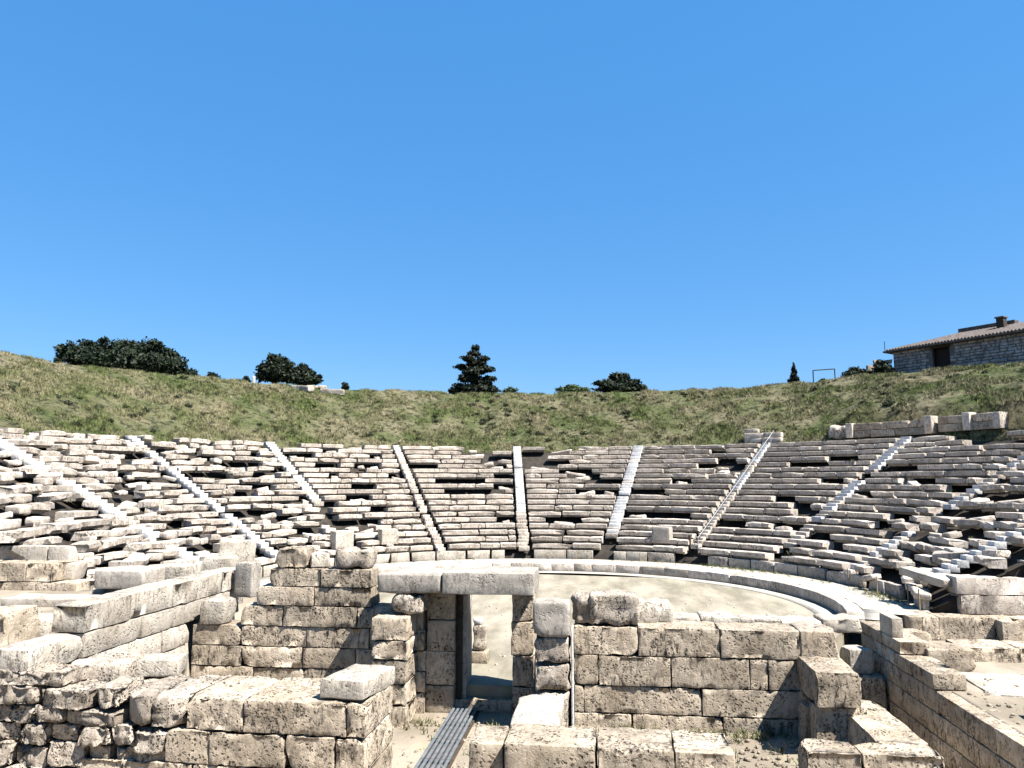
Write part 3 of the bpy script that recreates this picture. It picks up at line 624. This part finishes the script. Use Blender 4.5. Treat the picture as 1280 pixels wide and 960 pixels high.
# ------------------------------------------------------------ front right wall
zq = 1.3; YQ = atz(750, 933, zq).y
xq = XY(629, YQ, 935); uq = lambda px: XY(px, YQ, 935)-xq
wall('front_wall', 'low front wall with three white-topped blocks in the lower middle right', (xq, YQ, 0), R(-1),
     [(zq-.62, zq, 0, uq(918), [0, uq(745), uq(843), uq(918)]), (zq-1.25, zq-.63, 0, uq(918), [0, uq(668), uq(800), uq(918)]), (-.7, zq-1.26, 0, uq(918), 1.4)], 1.05, 'poros', res=.08, amp=.014, pits=.04, chip=.2, rnd=.018, maxn=26)
yb_ = atz(680, 866, zq).y
wall('cross_wall', 'rough white-topped arm of wall running back from the front right wall to the pier', (XY(636, YQ+1.1, 905), YQ+1.07, 0), 0,
     [(zq-.6, zq, 0, .9, 1.), (-.7, zq-.61, 0, .9, 1.)], yb_-YQ-1.07, 'lime', res=.09, amp=.04, pits=.05, chip=.6, rnd=.05, maxn=22)
s2 = atz(606, 925, zq-.05)
block('stone_block', 'separate squared block at the left end of the front right wall beside the boardwalk', (s2.x+.02, s2.y+.42, -.6), (XY(629, YQ, 930)-XY(583, YQ, 930)-.03, .95, zq+.52), 1, 'poros', pits=.03, res=.1, chip=.3)

# ------------------------------------------------------------ boardwalk through the passage
e = empty('boardwalk', (-1.0, -22, -.52), 'narrow grey boardwalk with dark gaps leading to the doorway', 'walkway')
xb0 = atz(518, 960, -.5).x; Ls = 1.25
link('plank_gap_shade', block_mesh(.76, 7.6, .05, M['iron'], 3, 0, .006, 0, 0, maxn=3), e, (xb0+1.0+.33, .6+3.75, -.08))  # dark plate added under the planks to paint shade into their gaps
for s_ in range(6):
    for b_ in range(6):
        link('plank', block_mesh(.068, Ls-.03, .04, M['wood'], .3, 0, .006, 0, 0, maxn=3), e, (xb0+1.0+.045+b_*.118, .6+s_*Ls+Ls/2, .03))
    link('cross_beam', block_mesh(.68, .09, .05, M['darkwood'], .3, 0, .006, 0, 0, maxn=3), e, (xb0+1.0+.33, .6+s_*Ls+.02, -.025))

# steps from the passage up to the orchestra and the broken altar seen through the doorway
tag(link('threshold_step', block_mesh(2.2, .3, .3, M['poros'], .2, .006, .02, .004, .2), None, ((x2b+x4a)/2, -13.62, -.6)), 'low stone step at the far end of the dark passage below the orchestra floor', 'step')
ap = atz(598, 827, 0)
e = empty('altar', (ap.x, ap.y, 0), 'broken altar block on a square base seen through the doorway', 'altar')
link('base', block_mesh(.62, .5, .34, M['poros'], .12, .006, .02, .01, .2), e); link('shaft', block_mesh(.42, .38, .75, M['rubble'], .08, .03, .05, .06, .8), e, (.05, 0, .345)); link('crown', block_mesh(.3, .3, .22, M['white'], .08, .03, .06, .03, .8), e, (-.02, 0, 1.09))

# ------------------------------------------------------------ marble blocks, stakes and handrail on the seating
for px, py, w_, mt, lab, hh in [(427, 684, 1.25, 'lime', 'tall white marble block standing on the lowest seats, left one of the pair', 1.0), (485, 679, 1.15, 'lime', 'white marble block on the lowest seats, right one of the pair', .9), (828, 677, 1.2, 'grey', 'chamfered marble block greyed for shade on the lowest seats right of the smooth stair', .95)]:  # grey stone on the third block paints its shaded face
    p_ = atY(px, py, 13.6 if px > 800 else 11.5)
    t_ = math.degrees(math.atan2(px-640, 900)); d = ray(px, py)
    # march out along the ray until it meets the seat slope
    for q in np.arange(40, 62, .1):
        P_ = atr(px, py, q); rr_ = math.hypot(P_.x, P_.y)
        if rr_ > RO and P_.y > 0 and P_.z <= Z1+(rr_-RO)/DR*RISE+.05: break
    block('marble_block', lab, (P_.x, P_.y, P_.z-.05), (w_, .7, hh+.05), -math.degrees(math.atan2(P_.x, P_.y)), mt, amp=.006, pits=0, chip=.5 if mt == 'grey' else .1)
def tube(pts, r_, n=6):
    V = []; F = []
    for i, p_ in enumerate(pts):
        p_ = Vector(p_); d = (Vector(pts[min(i+1, len(pts)-1)])-Vector(pts[max(i-1, 0)])).normalized()
        a_ = d.cross(Vector((0, 0, 1)) if abs(d.z) < .9 else Vector((1, 0, 0))).normalized(); b_ = d.cross(a_)
        rad = r_[i] if isinstance(r_, (list, tuple)) else r_
        for k in range(n):
            c = math.cos(k*2*math.pi/n)*rad; s_ = math.sin(k*2*math.pi/n)*rad; V.append(p_+a_*c+b_*s_)
    for i in range(len(pts)-1):
        for k in range(n): F.append((i*n+k, i*n+(k+1) % n, (i+1)*n+(k+1) % n, (i+1)*n+k))
    F.append(tuple(range(n))[::-1]); F.append(tuple((len(pts)-1)*n+k for k in range(n)))
    return V, F
for px, py, lab in [(720, 700, 'leftmost thin stake, before the podium slabs just right of the central stair'), (800, 702, 'thin stake before the podium under the grey marble block'), (985, 718, 'thin stake before the shaded podium right of the iron posts'),
                    (1061, 733, 'taller pale stake at the foot of the broken bluish stair'), (1097, 745, 'pale stake before the first leaning podium slab on the right'), (1136, 756, 'short stake before the last podium slabs, left one of two'), (1150, 764, 'rightmost short stake, beside the end wall')]:
    p_ = atz(px, py, ZP); V, F = tube([(0, 0, 0), (random.uniform(-.02, .02), 0, .85 if px > 900 else .55)], .028)
    tag(link('wooden_stake', mesh('stake', V, F, M['stake']), None, p_), lab, 'stake', 'thin stakes along the ring walk')
t = STAIRS[7]; e = empty('handrail', (*pol(RO+.4, t+1.4), Z1), 'thin pale handrail running down beside the railed stair', 'handrail')
o_ = Vector((*pol(RO+.4, t+1.4), Z1)); pts = []
for i in range(0, 20): r_ = RO+.4+i*DR; pts.append(Vector((*pol(r_, t+1.4-.03*i), Z1+i*RISE+1.0))-o_)
V, F = tube(pts, .02); link('rail', mesh('rail', V, F, M['rail']), e)
for i in range(0, 20, 3):
    V, F = tube([pts[i]-Vector((0, 0, 1.0)), pts[i]], .025); link('post', mesh('post', V, F, M['rail']), e)
for px, py, hgt, lab in [(863, 703, 1.7, 'left dark iron post in the black gap at the foot of the railed stair'), (873, 703, 1.5, 'right dark iron post in the black gap at the foot of the railed stair')]:
    p_ = atz(px, py, ZP); V, F = tube([(0, 0, 0), (0, 0, hgt)], .09); tag(link('iron_post', mesh('post', V, F, M['iron']), None, p_), lab, 'post')
# upper wall on the right bank
def archwall(name, label, t0, t1, r_, zb, hs, mat, mean, pil=()):
    e = empty(name, (*pol(r_, (t0+t1)/2), zb), label, 'wall'); o_ = Vector((*pol(r_, (t0+t1)/2), zb)); z = zb
    for h in hs:
        n_ = max(1, round(R(t1-t0)*r_/mean)); br = split(t0, t1, (t1-t0)/n_)
        for a_, b_ in zip(br[:-1], br[1:]):
            if z > zb+.5 and random.random() < .12: continue
            p_ = Vector((*pol(r_+random.uniform(-.04, .04), (a_+b_)/2), z))-o_
            link('stone_block', block_mesh(R(b_-a_)*r_-.02, .6, h-.015, M[mat], .3, .02, .03, .02, .3, maxn=6), e, p_, (0, 0, -R((a_+b_)/2)))
        z += h
    for tp, h in pil:
        p_ = Vector((*pol(r_-.12, tp), zb))-o_; link('pilaster', block_mesh(.5, .8, h, M['seat'], .3, .01, .03, .01, .2, maxn=5), e, p_, (0, 0, -R(tp)))
    return e
def th_of(px, py, r_):
    lo = None
    for q in np.arange(30, 75, .05):
        P_ = atr(px, py, q)
        if P_.y > 0 and math.hypot(P_.x, P_.y) > r_: return math.degrees(math.atan2(P_.x, P_.y)), P_.z
RW = 30.55
ta_, zA = th_of(1066, 546, RW); tb_, zB = th_of(1166, 539, RW); tc_, zC = th_of(1250, 531, RW)
archwall('upper_wall', 'long two-course block wall with white pilasters at the top of the right seating', ta_, tb_, RW, zA-.1, [.52, .5], 'poros', 1.9, [(ta_, 1.05), (tb_, 1.2)])
archwall('upper_wall', 'second upper block wall to the right of the white pilaster under the grass', tb_+.8, tc_, RW+.2, zB-.1, [.52, .5], 'poros', 1.9, [(th_of(1212, 530, RW)[0], 1.15), (tc_, 1.0)])
td_, zD = th_of(932, 548, RT+.9); te_, zE = th_of(978, 546, RT+.9)
archwall('upper_wall', 'short stack of three seat-like courses at the top of the railed stair', td_, te_, RT+.9, zD-.4, [.4, .4, .35], 'seat', 1.6)
block('stone_block', 'dark pile-like rock at the left end of the upper wall on the right bank', (*pol(RW+.4, ta_-2.), zA-.2), (1.6, 1.2, 1.1), -40, 'rubble', pits=.1, amp=.12, chip=.9, rnd=.3)

# ------------------------------------------------------------ skyline: trees, bushes, lying slabs
def leaves(blobs, N, size, mat, flat=.75):
    vol = np.array([b[3]*b[4]*b[5] for b in blobs])**.75; cnt = (N*vol/vol.sum()).astype(int)+8; Vs = []
    for (x, y, z, rx, ry, rz_), n_ in zip(blobs, cnt):
        d = RNG.normal(size=(n_, 3)); d /= np.linalg.norm(d, axis=1, keepdims=True)
        rad = (RNG.random(n_)**.42)*(1+.42*vnoise(d*3.1+RNG.uniform(0, 90)))*(1+.12*RNG.normal(size=n_)*(RNG.random(n_) < .15))
        c = np.array([x, y, z])+d*rad[:, None]*np.array([rx, ry, rz_])
        a_ = RNG.normal(size=(n_, 3)); a_ /= np.linalg.norm(a_, axis=1, keepdims=True); b_ = np.cross(a_, d+RNG.normal(size=(n_, 3))*.5); b_ /= np.linalg.norm(b_, axis=1, keepdims=True)+1e-6
        s_ = size*RNG.uniform(.5, 1.3, (n_, 1))
        Vs.append(np.stack([c-a_*s_, c+b_*s_*.55, c+a_*s_, c-b_*s_*.55], 1).reshape(-1, 3))
    V = np.concatenate(Vs); F = np.arange(len(V)).reshape(-1, 4); return mesh('leaves', V, F, M[mat])
def tree(name, label, px0, px1, pyt, pyb, mat, shape='round', N=5000, extra=4., cat='tree', size=.2, nb=14, blobs_px=None):
    """spans px0..px1 and reaches up to pyt in the view; stands behind the crest of the bank"""
    pc = (px0+px1)/2
    for q in np.arange(38, 95, .1):
        P_ = atr(pc, pyb, q); rr_ = math.hypot(P_.x, P_.y)
        if P_.y > -10 and rr_ > RC+extra*.25: break
    rng = q+extra*.75; P_ = atr(pc, pyb, rng); zb = groundz(P_.x, P_.y); k = math.hypot(ray(pc, pyb).x, ray(pc, pyb).y); mpp = rng/k/FPX
    W_ = (px1-px0)*mpp; zt = atr(pc, pyt, rng).z; H_ = zt-zb
    e = empty(name, (P_.x, P_.y, zb-.1), label, cat, rz=math.atan2(-(P_.x-CAM.x), P_.y-CAM.y))
    B = []
    if blobs_px:
        for bx, by, rw, rh in blobs_px:
            B.append(((bx-pc)*mpp, RNG.uniform(-.25, .25)*W_*.4, atr(pc, by, rng).z-zb, rw*mpp, rw*mpp*.9, rh*mpp))
    elif shape == 'round':
        for q in range(nb):
            a_ = RNG.uniform(0, 6.28); f_ = RNG.random()**.5; zz_ = RNG.uniform(.25, .9)
            ww = math.sqrt(max(.05, 1-((zz_-.35)/.65)**2)); B.append((math.cos(a_)*f_*W_*.36*ww, math.sin(a_)*f_*W_*.3*ww, H_*zz_*.88, W_*.16, W_*.15, H_*.15))
        B.append((0, 0, H_*.45, W_*.3, W_*.25, H_*.38))
    elif shape == 'cone':
        for q in range(nb):
            f_ = q/(nb-1); rad = (1-f_)*.42+.05; a_ = q*2.4; B.append((math.cos(a_)*W_*rad*.45, math.sin(a_)*W_*rad*.45, H_*(.08+f_*.86), W_*rad*.7, W_*rad*.7, H_*.10))
    link('crown', leaves(B, N, size, mat), e)
    V, F = tube([(0, 0, 0), (W_*.01, 0, H_*.3), (0, 0, H_*.75)], [max(.06, H_*.035), H_*.028+.02, .02]); 
    for q in range(5):
        b_ = B[q % len(B)]; s0 = len(V); v2, f2 = tube([(0, 0, H_*.2), (b_[0]*.5, b_[1]*.5, H_*.2+(b_[2]-H_*.2)*.6), b_[:3]], [.07, .05, .02]); V += v2; F += [tuple(i+s0 for i in f) for f in f2]
    link('trunk', mesh('trunk', V, F, M['bark']), e); return e
tree('evergreen_tree', 'very wide dark spreading evergreen on the crest at the left', 82, 240, 422, 468, 'leaf_dark', N=24000, size=.17, extra=5, blobs_px=
     [(100, 446, 19, 13), (95, 448, 14, 8), (125, 440, 22, 15), (150, 438, 24, 15), (178, 437, 24, 15), (200, 443, 18, 14), (212, 450, 16, 12), (150, 455, 50, 16), (205, 458, 26, 13), (228, 461, 13, 9), (118, 455, 30, 13), (175, 452, 34, 14), (236, 465, 7, 6), (112, 430, 10, 5), (132, 427, 7, 4), (158, 427, 11, 5), (188, 428, 10, 5), (210, 438, 8, 5), (86, 441, 6, 5)])
tree('round_tree', 'compact round dark tree, taller one of the pair left of the lying slabs', 322, 368, 441, 477, 'leaf_dark', N=9000, size=.17, blobs_px=[(345, 452, 12, 9), (335, 460, 12, 9), (355, 458, 12, 10), (345, 467, 20, 10), (330, 469, 9, 8), (362, 470, 8, 8), (340, 447, 7, 5)])
tree('round_tree', 'lower ragged dark tree, right one of the pair by the lying slabs', 362, 402, 452, 480, 'leaf_dark', N=6500, size=.17, blobs_px=[(378, 462, 10, 8), (372, 470, 10, 9), (386, 467, 9, 8), (394, 474, 8, 5), (380, 474, 16, 6), (398, 469, 4, 3)])
tree('pine_tree', 'tall ragged dark conifer standing alone at the middle of the crest', 562, 622, 429, 493, 'leaf_black', N=9500, size=.2, blobs_px=
     [(594, 433, 6, 4), (592, 441, 9, 4), (585, 448, 9, 3.5), (604, 447, 8, 3), (596, 453, 13, 5), (577, 457, 10, 3), (608, 461, 10, 4), (592, 464, 15, 5), (612, 472, 9, 3.5), (586, 472, 14, 5), (602, 478, 15, 6), (578, 483, 14, 5), (595, 487, 24, 7), (614, 487, 10, 5), (569, 488, 9, 5)])
tree('dome_tree', 'dark dome-shaped tree with a flat left arm, right of the green hedge bush', 742, 808, 465, 491, 'leaf_dark', N=9000, size=.18, blobs_px=[(775, 474, 14, 8), (762, 480, 12, 7), (788, 479, 13, 7), (775, 485, 26, 7), (750, 478, 9, 2.5), (800, 484, 9, 4), (770, 469, 7, 4), (783, 470, 5, 4)])
tree('cypress_tree', 'small dark cypress with a pointed top on the right part of the crest', 983, 1003, 453, 480, 'leaf_black', 'cone', N=4000, size=.14, nb=12)
for px0, px1, pt, pb, mt, lab, n_ in [(64, 78, 444, 452, 'leaf_dark', 'tiny dark bush left of the wide evergreen', 900), (251, 281, 464, 475, 'leaf_dark', 'low dark bush just right of the wide evergreen', 2600), (300, 316, 467, 477, 'leaf_dark', 'little dark bush beside the small white post', 1500),
      (425, 438, 475, 486, 'leaf_dark', 'single small bush right of the lying slabs', 1300), (685, 745, 479, 493, 'leaf_mid', 'long low green bush left of the dome-shaped tree', 6000), (624, 652, 481, 493, 'leaf_mid', 'thin sparse shrub right of the tall conifer', 600),
      (1020, 1038, 470, 480, 'leaf_dark', 'small round dark bush under the metal frame near the house', 1500), (1046, 1092, 455, 474, 'leaf_dark', 'dark full shrub left of the low wall beside the house', 6000), (1086, 1120, 447, 470, 'leaf_dark', 'taller dark shrub close against the left corner of the house', 6000)]:
    tree('bush', lab, px0, px1, pt, pb, mt, N=n_, size=.12, cat='bush', nb=9, extra=2.2)
def crest_pt(px, py, add=0.):
    for q in np.arange(38, 95, .05):
        P_ = atr(px, py, q)
        if P_.y > -10 and math.hypot(P_.x, P_.y) > RC+add: break
    P_.z = groundz(P_.x, P_.y); return P_
for px, py, L_, lab, rz_ in [(378, 492, 2.1, 'left white slab lying on the crest of the grass bank', -18), (415, 491, 2.2, 'right white slab lying on the crest beside the small bush', 8)]:
    P_ = crest_pt(px, py, -1.2); block('fallen_slab', lab, (P_.x, P_.y, P_.z-.1), (L_, .9, .55), rz_, 'lime', tilt=(6, 3), cat='slab', chip=.6, amp=.04, pits=.02)
P_ = crest_pt(396, 488, .2); block('fallen_slab', 'tan slab lying behind and between the two white slabs on the crest', (P_.x, P_.y, P_.z), (1.8, .9, .3), 12, 'poros', cat='slab')
P_ = crest_pt(317, 478, .5); block('marker_post', 'small white post on the crest left of the round trees', P_, (.22, .22, .75), 0, 'white', cat='post', amp=0, pits=0, chip=0)

# ------------------------------------------------------------ house on the right crest
PH = crest_pt(1118, 466, 3.5); rngH = math.hypot(PH.x-CAM.x, PH.y-CAM.y)
zb = PH.z-.3; yawH = R(-52)                             # long front runs toward the viewer to the right
dirv = Vector((math.cos(yawH), math.sin(yawH)))
def onH(u_): return PH.x+dirv.x*u_, PH.y+dirv.y*u_
def solveu(px):                                          # how far along the front a given column of the view is
    lo, hi = -5, 40
    for _ in range(40):
        m_ = (lo+hi)/2; x, y = onH(m_)
        if proj(x, y, PH.z+1)[0] < px: lo = m_
        else: hi = m_
    return lo
def zat(px, py, u_): x, y = onH(u_); return atr(px, py, math.hypot(x-CAM.x, y-CAM.y)).z
uD0, uD1 = solveu(1166), solveu(1188); uE = solveu(1280)
zE0 = zat(1118, 440, 0); zE1 = zat(1280, 420, uE); ze = (zE0*2+zE1)/3
LH = uE+4; DH = 9.; zw = min(zE0, zE1)
e = empty('stone_house', (PH.x, PH.y, zb), 'grey fieldstone house with a tiled roof and chimney at the right edge', 'house', rz=yawH)
he = zE0-zb
def box(nm, x0, x1, y0, y1, z0, z1, mat, par):
    return link(nm, block_mesh(x1-x0, y1-y0, z1-z0, M[mat], 1., 0, .01, 0, 0, maxn=3), par, ((x0+x1)/2, (y0+y1)/2, z0))
wl_ = box('wall', 0, uD0, 0, .4, -1, he, 'mortar', e); wl2 = box('wall', uD1, LH, 0, .4, -1, he, 'mortar', e)
box('lintel_beam', uD0-.1, uD1+.1, -.03, .35, he-.25, he-.02, 'darkwood', e); box('rear_wall', 0, LH, DH-.4, DH, -1, he, 'mortar', e); box('side_wall', 0, .4, .42, DH-.42, -1, he, 'mortar', e); box('side_wall', LH-.4, LH, .42, DH-.42, -1, he, 'mortar', e)
box('door', uD0+.02, uD1-.02, .5, .56, -.5, he-.27, 'opening_dark', e)  # dark panel standing in for the shade of the open doorway
random.seed(5); FS = [block_mesh(1, .14, 1, M['rubblestone'], .5, .05, .12, 0, .6, maxn=4) for _ in range(10)]
z = -.3; cnt = 0
while z < he-.1:
    h = random.uniform(.2, .34); x = .02
    while x < LH*.8:
        w_ = random.uniform(.3, .75)
        if not (x+w_ > uD0 and x < uD1) and cnt < 290:
            link('stone', random.choice(FS), wl_, (x+w_/2-(uD0/2), -.20, z+1.0), (0, 0, 0), (w_-.04, 1, min(h, he-z)-.03)); cnt += 1
        x += w_
    z += h
# roof: sloped tiled planes with an overhang
ridge = zat(1240, 404, uE*.75)-zb; ridge = he+1.5
V = [(-.6, -.6, he-.05), (LH+.6, -.6, he-.05), (LH+.6, DH+.6, he-.05), (-.6, DH+.6, he-.05), (4.0, DH/2, ridge), (LH-4, DH/2, ridge)]
V2 = [(a_, b_, c_+.14) for a_, b_, c_ in V]
F = [(3, 2, 1, 0), (6, 7, 11, 10), (7, 8, 11), (8, 9, 10, 11), (9, 6, 10), (0, 1, 7, 6), (1, 2, 8, 7), (2, 3, 9, 8), (3, 0, 6, 9)]
roof = link('roof', mesh('roof', V+V2, F, M['tile']), e)
# rows of round tiles on the front and end slopes
tile = tube([(0, 0, 0), (0, 1, 0)], .11, 6)
tm_ = mesh('tile', *tile, M['tile']); sl_ = math.atan2(ridge-he, DH/2+.6)
x = -.45; n_ = 0
while x < LH+.4:
    run = DH/2+.6; 
    if x < 4.0: run = (x+.6)/4.6*(DH/2+.6)
    if x > LH-4: run = (LH+.6-x)/4.6*(DH/2+.6)
    if run > .4: link('tile_row', tm_, roof, (x, -.6, he+.10), (sl_, 0, 0), (1, run/math.cos(sl_)-.05, 1)); n_ += 1
    x += .27
sl2 = math.atan2(ridge-he, 4.6); y = -.45
while y < DH+.4:
    run = 4.6*(1-abs(y-DH/2)/(DH/2+.6))
    if run > .4: link('tile_row', tm_, roof, (-.6, y, he+.10), (0, -0., 0), (1, 1, 1)); o = C.objects[-1]; o.rotation_euler = (sl2, 0, R(-90)); o.scale = (1, run/math.cos(sl2)-.05, 1)
    y += .27
box('ridge_cap', 3.6, 8.2, DH/2-.35, DH/2+.35, ridge+.02, ridge+.42, 'tile', roof)
uc = solveu(1253); ch = box('chimney', uc-.28-1.2, uc+.28-1.2, 2.6, 3.2, he+.4, he+1.95, 'darkwood', roof); box('chimney_cap', -.36, .36, -.38, .38, 1.56, 1.68, 'mortar', ch)
V, F = tube([(-.5, -.4, he), (-.5, -.4, he+1.0)], .03); link('aerial', mesh('aerial', V, F, M['iron']), e)
# low wall beside the house, metal frame
PW = crest_pt(1085, 472, 2.2); dw = Vector((PH.x-PW.x, PH.y-PW.y)); wlen = dw.length
wall('field_wall', 'low dark garden wall between the green shrub and the house', (PW.x, PW.y, PW.z-.3), math.atan2(dw.y, dw.x), [(0, .6, 0, wlen-.1, .8), (.61, 1.2, 0, wlen-.1, .7), (1.21, 1.8, 0, wlen-.1, .8), (1.81, 2.2, .6, wlen-.1, .8)], .5, 'rubble', res=.2, pits=.05, amp=.05, chip=.6, maxn=6)
P1 = crest_pt(1017, 479, .5); P2 = crest_pt(1044, 475, .8)
e = empty('metal_frame', P1, 'thin metal frame of a post and a top rail between the cypress and the house', 'frame')
d = P2-P1; hz = atr(1017, 463, math.hypot(P1.x-CAM.x, P1.y-CAM.y)).z-P1.z
for a_, b_, nm in [((0, 0, 0), (0, 0, hz), 'post'), ((d.x, d.y, d.z), (d.x, d.y, hz), 'post'), ((0, 0, hz), (d.x, d.y, hz), 'rail')]:
    V, F = tube([a_, b_], .05); link(nm, mesh('bar', V, F, M['iron']), e)

# ------------------------------------------------------------ grass on the bank (too many blades to count)
def tufts(n_, rmin, rmax, t0, t1, hmin, hmax, wd):
    r_ = np.sqrt(RNG.uniform(rmin**2, rmax**2, n_)); t_ = RNG.uniform(t0, t1, n_)
    dn = fbm(np.stack([r_*np.sin(np.radians(t_))*.9, r_*np.cos(np.radians(t_))*.9, 0*t_], 1), 3); k = dn > -.22; r_ = r_[k]; t_ = t_[k]; dn = dn[k]
    z_ = bank(r_, t_)
    P_ = np.stack([r_*np.sin(np.radians(t_)), r_*np.cos(np.radians(t_)), z_-.03], 1); m_ = len(P_)
    h = RNG.uniform(hmin, hmax, m_)*(1+.5*np.clip(dn, -.5, 1)); out = []
    for b_ in range(3):
        a_ = RNG.uniform(0, 6.28, m_); d_ = np.stack([np.cos(a_), np.sin(a_), 0*a_], 1)*wd; ln = np.stack([RNG.normal(0, .35, m_), RNG.normal(0, .35, m_), np.ones(m_)], 1)*h[:, None]
        o_ = RNG.normal(0, .06, (m_, 3)); o_[:, 2] = 0; out.append(np.stack([P_+o_-d_, P_+o_+d_, P_+o_+ln], 1).reshape(-1, 3))
    V = np.concatenate(out); return mesh('blades', V, np.arange(len(V)).reshape(-1, 3), M['grass'])
g = link('bank_grass', tufts(230000, 30.1, 43.2, -100, 78, .08, .28, .026)); tag(g, 'rough dry and green grass covering the bank above the seats', 'grass'); g['kind'] = 'stuff'

def pebbles(n_, boxes, smin, smax, mat):
    Vs = []; Fs = []; base, bf = lattice(2, 2, 2); base = base/2.-.5; d = base/np.linalg.norm(base+1e-9, axis=1, keepdims=True)*.5
    for i in range(n_):
        x0, x1, y0, y1, z = boxes[i % len(boxes)]; s_ = smin*(smax/smin)**(RNG.random()**2.2)
        P_ = (d*.6+base*.4+RNG.normal(0, .07, base.shape))*np.array([1, RNG.uniform(.6, 1), RNG.uniform(.45, .8)])*s_
        a_ = RNG.uniform(0, 6.28); c_, q_ = math.cos(a_), math.sin(a_); P_ = P_@np.array([[c_, -q_, 0], [q_, c_, 0], [0, 0, 1]])
        Vs.append(P_+np.array([RNG.uniform(x0, x1), RNG.uniform(y0, y1), z+s_*.12])); Fs.append(bf+len(base)*i)
    return mesh('pebbles', np.concatenate(Vs), np.concatenate(Fs), M[mat])
g = tag(link('gravel', pebbles(2600, [(-4, 9.6, -19, -14.8, -.6), (x1a, 4, -18.5, -14.2, -.6), (-15, -9.3, -19, -11, 1.75), (13, 20, -14, -9, -.42), (4.5, 9.5, -18, -14.8, -.6)], .02, .16, 'poros')), 'loose gravel and stone chips scattered on the ground between the walls', 'gravel'); g['kind'] = 'stuff'
g = tag(link('stone_chips', pebbles(900, [(-9, 9, -13.2, 6, 0.0), (-11, 11, -8, 2, 0.0)], .02, .12, 'seat')), 'sparse small stone chips lying on the sandy orchestra floor', 'gravel'); g['kind'] = 'stuff'

def weeds(spots, hmin, hmax, name):
    P_ = np.array(spots); m_ = len(P_); out = []
    h = RNG.uniform(hmin, hmax, m_)
    for b_ in range(7):
        a_ = RNG.uniform(0, 6.28, m_); d_ = np.stack([np.cos(a_), np.sin(a_), 0*a_], 1)*.018; ln = np.stack([RNG.normal(0, .5, m_), RNG.normal(0, .5, m_), np.ones(m_)], 1)*h[:, None]
        o_ = RNG.normal(0, .05, (m_, 3)); o_[:, 2] = 0; out.append(np.stack([P_+o_-d_, P_+o_+d_, P_+o_+ln], 1).reshape(-1, 3))
    V = np.concatenate(out); return mesh(name, V, np.arange(len(V)).reshape(-1, 3), M['grass'])
sp = []
for _ in range(260):
    t_ = random.choice([random.uniform(15, 95), random.gauss(48, 8), random.gauss(85, 6)]); r_ = random.choice([random.uniform(14.6, 15.5), random.gauss(15.35, .1)])
    if 13.35 < r_ < 15.6 and t_ < 97: sp.append((*pol(r_, t_), ZP))
for _ in range(260):
    sp.append((random.choice([random.uniform(-4, 9), random.uniform(x5b, 7)]), random.choice([random.gauss(-14.95, .12), random.uniform(-18, -15)]), -.6))
for _ in range(300):
    t_ = random.uniform(-95, 85); i = random.randint(1, 17); r_ = RO+i*DR+random.uniform(.1, .6)
    sp.append((*pol(r_, t_), Z1+i*RISE-.02))
g = tag(link('weeds', weeds(sp, .05, .22, 'weeds')), 'small dry weeds sprouting from the ring walk, wall feet and seat joints', 'weeds'); g['kind'] = 'stuff'

# dark scrub on the bank
pts = []
for _ in range(420):
    t_ = random.choice([random.uniform(-75, 60), random.uniform(-15, 60)]); r_ = random.uniform(30.8, 41.5)
    if fbm(np.array([[r_*math.sin(R(t_))*.22, r_*math.cos(R(t_))*.22, 3.]]), 2)[0] < -.12: continue
    z_ = float(bank(np.array([r_]), np.array([t_]))[0]); w_ = random.uniform(.12, .42); pts.append((*pol(r_, t_), z_+w_*.2, w_, w_, w_*.55))
g = tag(link('scrub', leaves(pts, 22000, .07, 'scrub_leaf')), 'low dark thorny scrub dotted over the grass bank', 'scrub'); g['kind'] = 'stuff'
